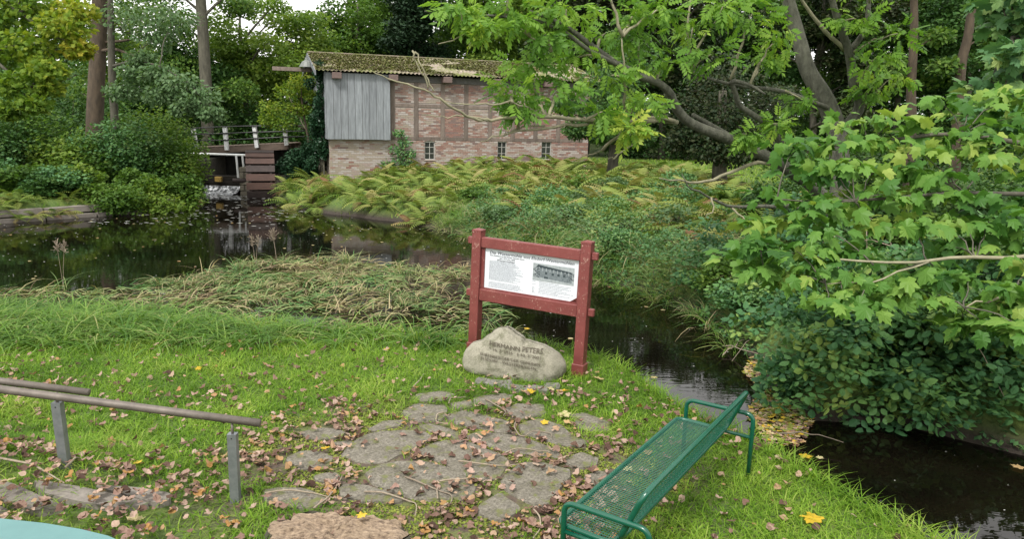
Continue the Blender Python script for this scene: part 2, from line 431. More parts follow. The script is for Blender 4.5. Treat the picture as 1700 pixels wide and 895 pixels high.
def water_mat():
    m, nt, b = mat('dark_water')
    n = nz(nt, .8, 3); c = ramp(nt, [(.35, (.003, .0026, .0018)), (.7, (.007, .0055, .0032))], n)
    nt.links.new(c, b.inputs['Base Color']); b.inputs['Roughness'].default_value = .02; b.inputs['IOR'].default_value = 1.33
    b.inputs['Specular IOR Level'].default_value = .5
    w1 = nz(nt, 6, 2, .5, vec=(.5, 1.6, 1), dist=.6); w2 = nz(nt, 2.1, 2, .5, vec=(.5, 1.4, 1), dist=.5)
    ad = nt.nodes.new('ShaderNodeMath'); ad.operation = 'MULTIPLY_ADD'; nt.links.new(w2, ad.inputs[0]); ad.inputs[1].default_value = 1.6; nt.links.new(w1, ad.inputs[2])
    bump(nt, b, ad.outputs[0], .025, .03)
    return m
M['water'] = water_mat()
g = Geo(); xs = np.linspace(-60, 14, 38); ys = np.linspace(-20, 36.2, 30)
V = [(x, y, WL) for y in ys for x in xs]; T = []
for j in range(29):
    for i in range(37):
        a = j*38+i; T += [[a, a+1, a+39], [a, a+39, a+38]]
g.add(V, T, 0.); tag(g.build('water', M['water'], smooth=True), kind='structure')

# ------------------------------------------------------------------ the mill
def rotz(a): return np.array([[math.cos(a), -math.sin(a), 0], [math.sin(a), math.cos(a), 0], [0, 0, 1]])
MA = math.radians(20); MP = aty(548, 290, 33.); MO = np.array([MP[0], MP[1], 0.])
EU = np.array([math.cos(MA), math.sin(MA), 0]); EV = np.array([math.sin(MA), -math.cos(MA), 0])   # along the wall / outwards
def wallpt(px, py, off=0.):
    d = ray(px, py); o = MO+EV*off; t = ((o-CAM)@EV)/(d@EV); p = CAM+d*t-MO
    return p@EU, p[2]
MILL = empty('brick_mill', M=Matrix.Translation(Vector(MO)) @ Matrix.Rotation(MA, 4, 'Z'), label='old brick and timber water mill with mossy corrugated roof', cat='mill')
# local coords: x along wall, y = inwards (away from camera), z up
L_ = wallpt(975, 270)[0]; ZE = wallpt(545, 116)[1]; ZB = wallpt(600, 231)[1]; X1 = wallpt(646, 170)[0]
WID = 6.6; RZ = ZE+.92
print('mill', L_, ZE, ZB, X1)
BR = [plain('brick_%s' % n, c, tuple(v*.72 for v in c), 25, .9, bs=.2, bd=.004) for n, c in
      (('red', (.34, .19, .155)), ('orange', (.40, .265, .215)), ('brown', (.27, .19, .17)), ('pale', (.46, .37, .325)), ('lime', (.54, .485, .445)), ('buff', (.44, .375, .30)))]
MORT = plain('lime_mortar', (.44, .39, .355), (.31, .27, .245), 8, .95)
TIM = plain('weathered_timber', (.25, .20, .17), (.15, .12, .10), 14, .85, (.6, 1, .15), .5, .01, usernd=.25)
PINKT = plain('painted_beam_end', (.20, .14, .125), (.14, .10, .09), 10, .8)
GREYB = plain('grey_weathered_board', (.31, .335, .355), (.17, .185, .20), 6, .8, (2.5, 1, .25), .4, .006, usernd=.22)
# window openings
wins = []
for a, b in (((705, 722)), ((826, 841)), ((899, 915))):
    ua = wallpt(a, 250)[0]; ub = wallpt(b, 250)[0]; z0 = wallpt((a+b)/2, 265)[1]; z1 = wallpt((a+b)/2, 234)[1]
    wins.append((ua, ub, z0, z1))
base0 = .1
g = Geo()   # mortar backing wall with real openings
segs = [0]+[v for w_ in wins for v in w_[:2]]+[L_]
za = max(w_[2] for w_ in wins); 
for i in range(0, len(segs)-1):
    a, b = segs[i], segs[i+1]
    if i % 2 == 0: g.box((a, .012, base0-.8), (b, .33, ZE-.1), .5)
    else:
        w_ = wins[i//2]; g.box((a, .012, base0-.8), (b, .33, w_[2]), .5); g.box((a, .012, w_[3]), (b, .33, ZE-.1), .5)
g.box((.03, .33, base0-.8), (.33, WID, ZE-.1), .5); g.box((L_-.33, .33, base0-.8), (L_-.012, WID, ZE-.1), .5); g.box((.33, WID-.33, base0-.8), (L_-.33, WID-.02, ZE-.1), .5)
# gables
for x in (.05, L_-.3):
    v = []
    for xx in (x, x+.2): v += [[xx, .05, ZE-.1], [xx, WID-.05, ZE-.1], [xx, WID/2, RZ-.12]]
    g.add(v, [[0, 2, 1], [3, 4, 5], [0, 1, 4], [0, 4, 3], [1, 2, 5], [1, 5, 4], [2, 0, 3], [2, 3, 5]], .5)
g.build('wall', MORT, MILL)
# timber studs / rails  (front face proud of the bricks)
studs = [wallpt(x, 180)[0] for x in (652, 691, 735, 774, 814, 852, 890, 928, 966)]
SW = .2
ztop = wallpt(700, 137)[1]
for u in studs:
    gg = Geo(); gg.box((-SW/2, -.022, 0), (SW/2, .05, ztop-ZB), bev=.006)
    gg.build('timber_stud', TIM, MILL, loc=(u, 0, ZB))
rails = [(ZB-.02, .16), (wallpt(700, 178)[1], .14)]
for zc, hh in rails:
    for i in range(len(studs)-1):
        gg = Geo(); gg.box((studs[i]+SW/2+.003, -.015, zc), (studs[i+1]-SW/2-.003, .05, zc+hh), bev=.005)
        gg.build('timber_rail', TIM, MILL)
gg = Geo(); gg.box((X1, -.06, ztop+.003), (L_+.1, .06, ZE-.1), .3, bev=.01); gg.build('wall_plate', plain('dark_plate', (.15, .145, .14), (.09, .085, .08), 10, .8), MILL)
for px in (557, 650, 739, 820, 905):
    u = wallpt(px, 128)[0]
    gg = Geo(); gg.box((u-.2, -.55, ZE-.36), (u+.2, -.02, ZE-.1), bev=.015); gg.build('beam_end', PINKT, MILL)
# bricks
bricks = []   # (u0,u1,z0,z1,face,mat)
CH, BL, J = .08, .235, .014
def brickrow(z, row, u0, u1):
    u = u0-(row % 2)*BL/2
    while u < u1:
        a, b = max(u, u0)+J/2, min(u+BL-J*.5, u1-J/2); u += BL
        if b-a > .05: yield a, b
row = 0; z = base0
while z < ZE-.16:
    for a, b in brickrow(z, row, .0, L_):
        cut = [(a, b)]
        for ua, ub, z0, z1 in wins:
            if z+CH > z0-.01 and z < z1+.01:
                nc = []
                for p, q in cut:
                    if q <= ua or p >= ub: nc.append((p, q))
                    else:
                        if p < ua-.05: nc.append((p, ua-.008))
                        if q > ub+.05: nc.append((ub+.008, q))
                cut = nc
        if z+CH > ZB:
            if b < X1: continue
            nc = []
            for p, q in cut:
                if z+CH > ztop: continue
                for s_ in studs:
                    if p < s_+SW/2 and q > s_-SW/2:
                        if p < s_-SW/2-.04: nc.append((p, s_-SW/2-.004))
                        p = max(p, s_+SW/2+.004)
                if q-p > .04 and p > X1: nc.append((p, q))
            cut = nc
            if any(zc-.02 < z+CH*.5 < zc+hh+.02 for zc, hh in rails): cut = []
        for p, q in cut: bricks.append((p, q, z+J/2, z+CH-J/2))
    z += CH; row += 1
def brickcol(u, z):
    n = fbm(u*.9+3, z*1.3); k = random.random()
    if u < X1+.3 and z < ZB+.1: return random.choice([3, 4, 5, 5, 5, 4] if k > .1 else [0, 1, 2])
    low = z < ZB
    if low and (int(z/CH) % 3 == 0): return random.choice([3, 4, 4, 3, 1])
    if n > .62: return random.choice([3, 4, 5, 1])
    if n < .42: return random.choice([0, 0, 1, 2, 2, 0])
    return random.choice([0, 1, 2, 3, 3, 1, 4])
bricks.sort(key=lambda b: -(b[1]-b[0])/(33+b[0]*.3)-.0001*(b[0] < 6))
cache = {}; stuffg = Geo()
for i, (a, b, z0, z1) in enumerate(bricks):
    mi = brickcol(a, z0); pr_ = random.choice((0, .004, .008))
    if i < 300:
        key = (round(b-a, 2), mi, pr_)
        if key not in cache:
            gg = Geo(); gg.box((0, -pr_-.002, 0), (b-a, .02, z1-z0)); cache[key] = gg.mesh('brick', BR[mi])
        link('brick', cache[key], MILL, (a, 0, z0))
    else: stuffg.box((a, -pr_-.002, z0), (b, .02, z1), m=mi)
# left side bricks (u=0 face), stuff too
z = base0; row = 0
while z < ZB:
    for a, b in brickrow(z, row, .0, WID): stuffg.box((-.002-random.choice((0, .005)), a, z+J/2), (.02, b, z+CH-J/2), m=brickcol(0, z))
    z += CH; row += 1
tag(stuffg.build('brickwork', BR, MILL), kind='stuff')
print('bricks', len(bricks))
# plinth
gg = Geo(); gg.box((-.06, -.05, -.6), (L_+.04, .0, base0), bev=.01); gg.build('plinth', plain('plinth_stone', (.26, .25, .24), (.17, .16, .15), 5, .9), MILL)
# windows
GLASS = plain('window_glass', (.03, .035, .035), (.05, .055, .05), 2, .08, bs=0, spec=.6)
WF_ = plain('window_iron_frame', (.55, .54, .50), (.4, .39, .36), 20, .6, bs=0)
for ua, ub, z0, z1 in wins:
    fr = Geo(); wd = ub-ua; t = .035
    fr.box((0, .05, 0), (t, .09, z1-z0)); fr.box((wd-t, .05, 0), (wd, .09, z1-z0)); fr.box((t, .05, 0), (wd-t, .09, t)); fr.box((t, .05, z1-z0-.07), (wd-t, .09, z1-z0))
    fr.box((wd/2-.012, .052, t), (wd/2+.012, .088, z1-z0-.07))
    for k in (1, 2): fr.box((t, .055, (z1-z0)*k/3-.01), (wd-t, .085, (z1-z0)*k/3+.01))
    wf = fr.build('window', WF_, MILL, loc=(ua, 0, z0))
    for c_ in range(2):
        for k in range(3):
            pg = Geo(); a = t+c_*(wd/2-t)+.013; pg.box((a, .066, (z1-z0)*k/3+.012), (a+wd/2-t-.026, .07, (z1-z0)*(k+1)/3-.012 if k < 2 else z1-z0-.075)); pg.build('pane', GLASS, wf)
    # segmental brick arch
    n = 7
    for i in range(n):
        a = -0.5+i/(n-1); gg = Geo(); Rm = np.array([[math.cos(a*.5), 0, math.sin(a*.5)], [0, 1, 0], [-math.sin(a*.5), 0, math.cos(a*.5)]])
        cx = wd/2+a*(wd+.1); cz = z1-z0+.05-.09*a*a*2+.02
        gg.box((cx-wd*.085, -.014, cz-.05), (cx+wd*.085, .03, cz+.11), rot=Rm); gg.build('arch_brick', BR[[3, 1, 4, 0, 3, 1, 4][i]], wf)
    gg = Geo(); gg.box((-.03, -.04, -.05), (wd+.03, .1, -.004), bev=.008); gg.build('sill', BR[3], wf)
# boarded bay
nb = 9; bz0 = ZB; bz1 = ZE-.1; bx0 = -.12
bw = (X1-bx0)/nb
for i in range(nb):
    gg = Geo(); gg.box((bx0+i*bw+.008, -.28-.012*(i % 2), bz0-random.random()*.015), (bx0+(i+1)*bw-.004, -.25, bz1), bev=.004); gg.build('board', GREYB, MILL)
for i in range(3):
    gg = Geo(); gg.box((bx0-.03, -.25+i*.24, bz0+.01), (bx0, -.25+(i+1)*.24-.006, bz1+.1), bev=.004); gg.build('board', GREYB, MILL)
gg = Geo(); gg.box((bx0+.01, -.249, bz0+.02), (X1-.01, .0, bz1-.02), .3); gg.build('board_backing', TIM, MILL)
# gable boards above
for i in range(14):
    y0 = i*WID/14; ym = (i+.5)*WID/14; zt = ZE+(RZ-ZE)*(1-abs(ym-WID/2)/(WID/2))-.1
    gg = Geo(); gg.box((-.02-.01*(i % 2), y0+.01, ZB+.02), (.045, y0+WID/14-.006, zt), bev=.004); gg.build('gable_board', GREYB, MILL)
# roof: corrugated sheets
ROOFM, rnt, rb = mat('fibre_cement_roof')
rc = ramp(rnt, [(.3, (.16, .13, .10)), (.6, (.30, .25, .2)), (.8, (.40, .35, .29))], nz(rnt, 3, 6, .7))
rc = mixc(rnt, step(rnt, nz(rnt, 1.3, 5, .7), .42, .6), rc, (.13, .15, .04))
rnt.links.new(rc, rb.inputs['Base Color']); rb.inputs['Roughness'].default_value = .95
def sheet(x0, x1, side):
    n = 36; m_ = 6; xs = np.linspace(x0, x1, n); V = []
    for lay in (0, 1):
        for j in range(m_):
            t = j/(m_-1); y = -.5+(WID/2+.5)*t
            zz = ZE-.02+(RZ-ZE+.05)*(y+.5)/(WID/2+.5)
            for x in xs: V.append([x, y if side == 0 else WID-y, zz+.028*math.sin(x*2*math.pi/.18)-.012*lay])
    T = []
    for lay in (0, 1):
        o = lay*n*m_
        for j in range(m_-1):
            for i in range(n-1):
                a = o+j*n+i; T += [[a, a+1, a+n+1], [a, a+n+1, a+n]]
    for i in range(n-1): T += [[i, i+n*m_, i+1], [i+1, i+n*m_, i+n*m_+1]]
    return V, T
ns = 12; RX0, RX1 = -.55, L_+.5
for side in (0, 1):
    for i in range(ns):
        a = RX0+(RX1-RX0)*i/ns; b = RX0+(RX1-RX0)*(i+1)/ns+.04
        gg = Geo(); V, T = sheet(a, b, side); V = np.array(V); V[:, 2] += .006*(i % 2); gg.add(V, T); gg.build('roof_sheet', ROOFM, MILL, smooth=True)
gg = Geo(); gg.box((RX0, WID/2-.14, RZ+.02), (RX1, WID/2+.14, RZ+.075), bev=.02); gg.build('ridge_cap', ROOFM, MILL)
sl_ang = math.atan2(RZ-ZE, WID/2+.5)
for y0, y1 in ((-.5, WID/2), (WID+.5, WID/2)):   # barge boards
    gg = Geo(); P = np.array([[RX0-.03, y0, ZE-.05], [RX0-.03, y1, RZ-.0]]); d = np.array([.05, 0, 0]); 
    V = [P[0], P[0]+d, P[1], P[1]+d, P[0]-[0, 0, .2], P[0]+d-[0, 0, .2], P[1]-[0, 0, .2], P[1]+d-[0, 0, .2]]
    gg.add(V, [[0, 1, 3], [0, 3, 2], [4, 6, 7], [4, 7, 5], [0, 2, 6], [0, 6, 4], [1, 5, 7], [1, 7, 3], [0, 4, 5], [0, 5, 1], [2, 3, 7], [2, 7, 6]]); gg.build('barge_board', GREYB, MILL)
# moss and litter on the front slope
N = 26000; x = rng.uniform(RX0, RX1, N); t = rng.random(N)
keep = (fbm(x*.8, t*4+5)+.28*t-.018*x+.14) > .5+.1*rng.random(N); x, t = x[keep], t[keep]; N = len(x)
P = np.stack([x, -.5+(WID/2+.5)*t, ZE+(RZ-ZE+.03)*t+.03], 1)
gg = Geo(); gg.inst(OVAL[0]-[.5, 0, 0], OVAL[1], sc(rots(N, 1.2), rng.uniform(.05, .13, N)), P, rng.random(N)); tag(gg.build('roof_moss', M['roofmoss'], MILL), kind='stuff')
# pulley beam and bell shaped lamp at the gable
gg = Geo(); gg.box((-2.2, 1.7, ZE-.02), (-.0, 1.9, ZE+.15), bev=.01); gg.build('hoist_beam', TIM, MILL)
gg = Geo(); 
lp = [(0, .42), (.05, .42), (.07, .3), (.2, .22), (.3, .05), (.33, 0)]
an = np.arange(12)*2*math.pi/12; V = np.concatenate([np.c_[r_*np.cos(an)-.75, r_*np.sin(an)+1.5, np.full(12, z_+ZE+.17)] for r_, z_ in lp]); T = []
for i in range(5):
    for j in range(12): T += [[i*12+j, i*12+(j+1) % 12, i*12+12+(j+1) % 12], [i*12+j, i*12+12+(j+1) % 12, i*12+12+j]]
gg.add(V, T); gg.build('lamp_shade', plain('grey_metal_shade', (.22, .24, .22), (.15, .16, .15), 8, .5), MILL)

# ------------------------------------------------------------------ bridge, weir, wheel
YB = 36.5
BRG = empty('footbridge', aty(400, 243, YB), 'wooden footbridge with white banded posts above the weir', 'bridge'); bo = np.array(BRG.location)
DECK = plain('bridge_beam', (.20, .15, .12), (.12, .09, .07), 8, .85, (.3, 1, 1), .4)
WHITEP = plain('white_post_paint', (.92, .93, .93), (.75, .76, .75), 10, .6, bs=.1)
BLK = plain('black_iron', (.02, .022, .022), (.035, .035, .035), 10, .5, bs=.1)
A = aty(322, 247, YB); B = aty(478, 240, YB)
A2 = A+(A-B)*.6; 
g = Geo(); d = (B-A2); Ln = np.linalg.norm(d); yaw = math.atan2(d[1], d[0]); 
def bar(g, P, Q, w, h, r=None):
    P = np.array(P, float); Q = np.array(Q, float); t = Q-P; l = np.linalg.norm(t); t = t/l; s = np.cross(t, [0, 0, 1.]); 
    if np.linalg.norm(s) < 1e-3: s = np.array([1., 0, 0])
    s /= np.linalg.norm(s); u = np.cross(s, t)
    V = [c+s*w/2*a+u*h/2*b for c in (P, Q) for a in (-1, 1) for b in (-1, 1)]
    g.add(V, [[0, 1, 3], [0, 3, 2], [4, 6, 7], [4, 7, 5], [0, 4, 5], [0, 5, 1], [2, 3, 7], [2, 7, 6], [0, 2, 6], [0, 6, 4], [1, 5, 7], [1, 7, 3]], r)
bar(g, A2-[0, 0, .15], B-[0, 0, .1], .18, .26); g.build('deck_beam', DECK, BRG, off=bo)
g = Geo(); bar(g, A2+[0, 2.2, -.15], B+[0, 2.2, -.1], .18, .26); g.build('deck_beam', DECK, BRG, off=bo)
for i in range(26):
    p = A2+(B-A2)*(i+.5)/26; g = Geo(); g.box(p+[-Ln/52+.01, -.08, .02], p+[Ln/52-.01, 2.25, .07]); g.build('deck_plank', DECK, BRG, off=bo)
for i, (xt, yt, xb, yb_) in enumerate(((320, 212, 327, 246), (373, 209, 377, 247), (422, 208, 427, 243), (472, 208, 476, 239))):
    for k in (0,):
        Pb = aty(xb, yb_+2, YB-.15)+[0, 2.35*k, 0]; Pt = aty(xt, yt, YB-.15)+[0, 2.35*k, 0]
        g = Geo(); bar(g, Pb, Pt, .17, .17); po = g.build('railing_post', WHITEP, BRG, off=bo)
        for f_ in (.42, .7): g = Geo(); c_ = Pb+(Pt-Pb)*f_; bar(g, c_-[0, 0, .035], c_+[0, 0, .035], .19, .19); g.build('band', BLK, po, off=bo)
for k in (0,):
    for f_ in (.98, .7, .42):
        pts = []
        for (xt, yt, xb, yb_) in ((265, 216, 275, 250), (320, 212, 327, 246), (373, 209, 377, 247), (422, 208, 427, 243), (472, 208, 476, 239), (505, 207, 510, 238)):
            Pb = aty(xb, yb_+2, YB-.15); Pt = aty(xt, yt, YB-.15); pts.append(Pb+(Pt-Pb)*f_+[0, 2.35*k-.12, 0])
        g = Geo(); g.tube(pts, .03, 6); g.build('rail', BLK, BRG, off=bo)
# weir
YW = 34.6
WEIR = empty('sluice_weir', aty(365, 300, YW), 'dark sluice boards with white foaming water under the footbridge', 'weir'); wo = np.array(WEIR.location)
WETW = plain('wet_board', (.035, .03, .026), (.02, .017, .014), 6, .35, (.3, 1, 2))
x0 = aty(326, 290, YW)[0]; x1 = aty(401, 290, YW)[0]; zt = aty(360, 291, YW)[2]; zlow = aty(360, 297, YW)[2]
for i in range(5):
    g = Geo(); zz = zt-.2*i; g.box((x0, YW+.02*i, zz-.19), (x1, YW+.1+.02*i, zz), bev=.01); g.build('sluice_board', WETW, WEIR, off=wo)
g = Geo(); g.box((x0-1.2, YW+3.2, -.6), (x1+1.6, YW+3.5, aty(360, 246, YW+3)[2])); g.build('opening_sheet', plain('opening_shade', (.03, .028, .024), (.015, .014, .012), 4, .8), WEIR, off=wo)  # near-black sheet stands in for the shaded opening under the bridge
g = Geo(); p = aty(363, 296, YW-.1); g.box(p-[.15, .12, .16], p+[.15, .1, .08], bev=.02); g.build('sluice_block', plain('yellow_block', (.42, .28, .06), (.25, .16, .05), 12, .7), WEIR, off=wo)
# foam: churned water mesh
FOAM, fnt, fb = mat('white_water'); fn = nz(fnt, 9, 5, .7, vec=(1, .35, 1)); fc = ramp(fnt, [(.40, (.02, .02, .022)), (.5, (.16, .17, .18)), (.62, (.75, .77, .8))], fn)
fnt.links.new(fc, fb.inputs['Base Color']); fb.inputs['Roughness'].default_value = .3; bump(fnt, fb, fn, .4, .03)
nu, nv = 60, 40; V = []
for j in range(nv):
    t = j/(nv-1)
    for i in range(nu):
        u = i/(nu-1); x = x0+.05+(x1-x0-.1)*u
        y = YW-.05-1.5*t**1.2; z = WL+.02+(zt-.5-WL)*max(0, 1-t*2.3)**1.5+.05*max(0, 1-abs(t-.45)*2.2)*fbm(u*9, t*6)*2+.012*fbm(u*26, t*16)-.05*t
        z = z if t < .98 else WL-.05
        V.append([x, y, z])
T = []
for j in range(nv-1):
    for i in range(nu-1): a = j*nu+i; T += [[a, a+1, a+nu+1], [a, a+nu+1, a+nu]]
g = Geo(); g.add(V, T, 0.); g.build('falling_water', FOAM, WEIR, smooth=True, off=wo)
# white pipe railing over the sluice
PR = empty('pipe_railing', aty(393, 283, YW-.3), 'white pipe railing with two uprights over the sluice', 'railing'); po_ = np.array(PR.location)
g = Geo(); g.tube([aty(300, 254, YW-.3), aty(411, 257.5, YW-.3)], .05, 8); g.build('rail', WHITEP, PR, off=po_)
for a, b in (((392, 258), (395, 284)), ((402.5, 258), (405.5, 284))):
    g = Geo(); g.tube([aty(*a, YW-.3), aty(*b, YW-.3)-[0, 0, .3]], .05, 8); g.build('upright', WHITEP, PR, off=po_)
# stone piers either side of the wheel
STONE = plain('pier_stone', (.30, .27, .21), (.17, .15, .11), 9, .9, bs=.5, usernd=.3)
def pier(xa, xb, yt, label, Y=33.6, dep=1.6):
    p0 = aty(xa, 320, Y); p1 = aty(xb, 320, Y); zt_ = aty((xa+xb)/2, yt, Y)[2]
    e = empty('stone_pier', ((p0[0]+p1[0])/2, Y, WL), label, 'pier'); eo = np.array(e.location)
    z_ = -.7; r_ = 0
    while z_ < zt_:
        h_ = random.uniform(.2, .32)
        n_ = 1 if r_ % 2 else 2; xs_ = np.linspace(p0[0], p1[0], n_+1)
        for i in range(n_):
            for d_ in range(2):
                q = Geo(); o_ = random.uniform(-.02, .02); q.box((xs_[i]+.01, Y+o_+d_*dep/2+.01, z_), (xs_[i+1]-.01, Y+o_+(d_+1)*dep/2-.01, z_+h_-.015), bev=.025); q.build('stone', STONE, e, off=eo)
        z_ += h_; r_ += 1
pier(398, 414, 284, 'narrow pale stone pier between the falling water and the wheel')
pier(456, 476, 291, 'low stone pier on the fern side of the waterwheel')
# abutment sides of the channel
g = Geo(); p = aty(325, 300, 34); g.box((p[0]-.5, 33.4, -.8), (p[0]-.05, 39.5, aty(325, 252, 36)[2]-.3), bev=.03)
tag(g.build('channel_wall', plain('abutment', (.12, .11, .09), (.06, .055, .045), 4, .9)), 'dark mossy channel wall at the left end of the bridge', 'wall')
# wheel
YWH = 33.9; pL = aty(411, 300, YWH); pR = aty(455, 300, YWH); wz1 = aty(433, 250, YWH-.6)[2]; RW = 1.38; WZ = wz1-RW
WX = (pL[0]+pR[0])/2; WW = pR[0]-pL[0]
WHEEL = empty('waterwheel', label='brown wooden waterwheel of stacked paddle boards seen edge on', cat='waterwheel', M=Matrix.Translation(Vector((float(WX), YWH, float(WZ)))) @ Matrix.Rotation(math.atan2(-WX, YWH), 4, 'Z'))
RED = plain('wheel_wood', (.13, .075, .06), (.075, .045, .037), 7, .75, (.4, 1, 1.5), .5, usernd=.35)
DKW = plain('wheel_dark_wood', (.07, .05, .045), (.04, .03, .028), 7, .7)
for k in range(22):
    a = 2*math.pi*k/22+.1; ca, sa = math.cos(a), math.sin(a)
    Rm = np.array([[1, 0, 0], [0, ca, -sa], [0, sa, ca]])
    q = Geo(); V = np.array([[x, y, z] for x in (-WW/2, WW/2) for y in (RW-.04, RW) for z in (-.15, .15)]); q.add(V@Rm.T, BOXT); q.build('paddle', RED if k % 3 else DKW, WHEEL)
    q = Geo(); V = np.array([[x, y, z] for x in (-WW/2+.05, WW/2-.05) for y in (RW-.36, RW-.05) for z in (-.02, .02)]); q.add(V@Rm.T, BOXT); q.build('float_board', DKW, WHEEL)
for sx in (-1, 1):
    q = Geo(); n = 36
    for i in range(n):
        a0, a1 = 2*math.pi*i/n, 2*math.pi*(i+1)/n
        V = [[x, r_*math.cos(a_), r_*math.sin(a_)] for x in (sx*WW*.36-.04, sx*WW*.36+.04) for r_ in (RW-.3, RW-.06) for a_ in (a0, a1)]; q.add(V, BOXT, .4)
    q.build('rim', DKW, WHEEL)
    for i in range(6):
        a = math.pi*i/3; q = Geo(); bar(q, (sx*WW*.36, 0, 0), (sx*WW*.36, math.cos(a)*(RW-.2), math.sin(a)*(RW-.2)), .09, .1); q.build('spoke', DKW, WHEEL)
q = Geo(); q.tube([(-WW/2-.6, 0, 0), (WW/2+.9, 0, 0)], .1, 10); q.build('axle', DKW, WHEEL)

# ------------------------------------------------------------------ bank edging slabs, left
SLAB = plain('edging_stone', (.28, .25, .22), (.17, .15, .13), 3, .9, bs=.5, usernd=.15)
EDG = empty('bank_edging', atz(100, 358, -.3), 'two courses of long grey stone slabs edging the far left bank', 'stone edging'); eo = np.array(EDG.location)
pts = [atz(px, py, WL) for px, py in ((-120, 380), (-20, 372), (75, 365), (160, 359), (235, 353), (305, 345))]
for lay in (0, 1):
    for i in range(len(pts)-1):
        a, b = pts[i], pts[i+1]; d = (b-a)/np.linalg.norm(b-a); nrm = np.array([-d[1], d[0], 0])
        q = Geo(); m_ = 6
        off_ = nrm*(.1+.22*lay+random.uniform(-.03, .05)); z_ = WL-.1+.24*lay
        bar(q, a+d*.03+off_+[0, 0, .13+z_-WL], b-d*.03+off_+[0, 0, .13+z_-WL+random.uniform(-.02, .02)], .5, .2); q.build('edging_slab', SLAB, EDG, off=eo)

# ------------------------------------------------------------------ paving
PAV = tag(bpy.data.objects.new('path', None), kind='structure'); C.objects.link(PAV); 
PSTONE, pnt, pb = mat('granite_paving')
pn = nz(pnt, 45, 8, .75); pn2 = nz(pnt, 4, 5)
pc = ramp(pnt, [(.32, (.06, .054, .042)), (.5, (.16, .145, .115)), (.68, (.30, .275, .225))], pn)
pc = mixc(pnt, step(pnt, pn2, .45, .7), pc, mixc(pnt, 1., pc, (.62, .62, .55), 'MULTIPLY'))
pc = mixc(pnt, step(pnt, nz(pnt, 7, 5), .54, .66), pc, (.13, .14, .045))
pnt.links.new(pc, pb.inputs['Base Color']); pb.inputs['Roughness'].default_value = .9; bump(pnt, pb, pn, .7, .012)
STN = [[(380, 460), (480, 370), (620, 340), (800, 345), (840, 375), (700, 450), (600, 505), (480, 500)], [(760, 450), (900, 395), (1010, 395), (1240, 490), (1180, 580), (1050, 590), (900, 510)],
 [(1015, 370), (1080, 340), (1300, 370), (1470, 440), (1500, 480), (1250, 450), (1060, 400)], [(910, 260), (1000, 235), (1230, 290), (1240, 340), (1190, 350), (960, 300)],
 [(680, 250), (760, 205), (920, 215), (900, 285), (760, 290)], [(770, 310), (850, 305), (970, 340), (980, 380), (850, 350)], [(1190, 590), (1290, 510), (1360, 505), (1550, 545), (1440, 700), (1360, 725), (1200, 640)],
 [(500, 560), (640, 500), (800, 500), (960, 540), (1050, 620), (1040, 680), (800, 690), (560, 620)], [(1500, 500), (1580, 450), (1680, 480), (1660, 520), (1580, 530)],
 [(1290, 310), (1390, 280), (1500, 320), (1560, 380), (1620, 390), (1600, 430), (1440, 400), (1290, 350)], [(1530, 270), (1600, 255), (1730, 300), (1740, 350), (1600, 345)],
 [(1190, 240), (1260, 205), (1400, 210), (1420, 260), (1280, 280)], [(1050, 180), (1200, 155), (1260, 170), (1150, 215), (1060, 215)], [(760, 160), (900, 145), (960, 165), (900, 195), (780, 195)],
 [(520, 330), (600, 285), (700, 285), (690, 310), (560, 340)], [(100, 480), (200, 440), (340, 470), (330, 520), (180, 540)], [(170, 350), (280, 325), (400, 340), (390, 375), (230, 385)],
 [(370, 620), (480, 610), (640, 660), (700, 700), (500, 700), (390, 680)], [(1610, 570), (1700, 540), (1760, 600), (1640, 620)], [(250, 570), (340, 550), (390, 580), (340, 610), (260, 600)],
 [(1080, 720), (1180, 660), (1300, 740), (1200, 800), (1080, 770)], [(0, 640), (200, 630), (330, 700), (180, 740), (0, 700)], [(930, 205), (1040, 190), (1050, 225), (960, 235)], [(330, 400), (420, 390), (450, 405), (380, 432)]]
stone_polys = []
def smooth_poly(p, it=2):
    p = np.array(p, float)
    for _ in range(it):
        q = np.roll(p, -1, 0); p = np.stack([p*.86+q*.14, p*.14+q*.86], 1).reshape(-1, 2)
    return p
for i, poly in enumerate(STN):
    w2 = np.array([atz(440+a/3.034, 600+b/3.034, .03)[:2] for a, b in poly]); c_ = w2.mean(0); w2 = c_+(w2-c_)*1.06
    w2 = smooth_poly(w2, 2); w2 = w2+rng.normal(0, .008, w2.shape)
    stone_polys.append(w2); h_ = float(hz(c_[0], c_[1]))
    V, T = prism(w2-c_, -.08, .006+.005*random.random(), .035, .003)
    # rough top
    n = len(w2)
    q = Geo(); q.add(V, T); q.build('paving_stone', PSTONE, PAV, smooth=False, loc=(c_[0], c_[1], h_+.008))
def instone(x, y):
    r = np.zeros(np.shape(x), bool)
    for p in stone_polys: r |= inpoly(x, y, p)
    return r

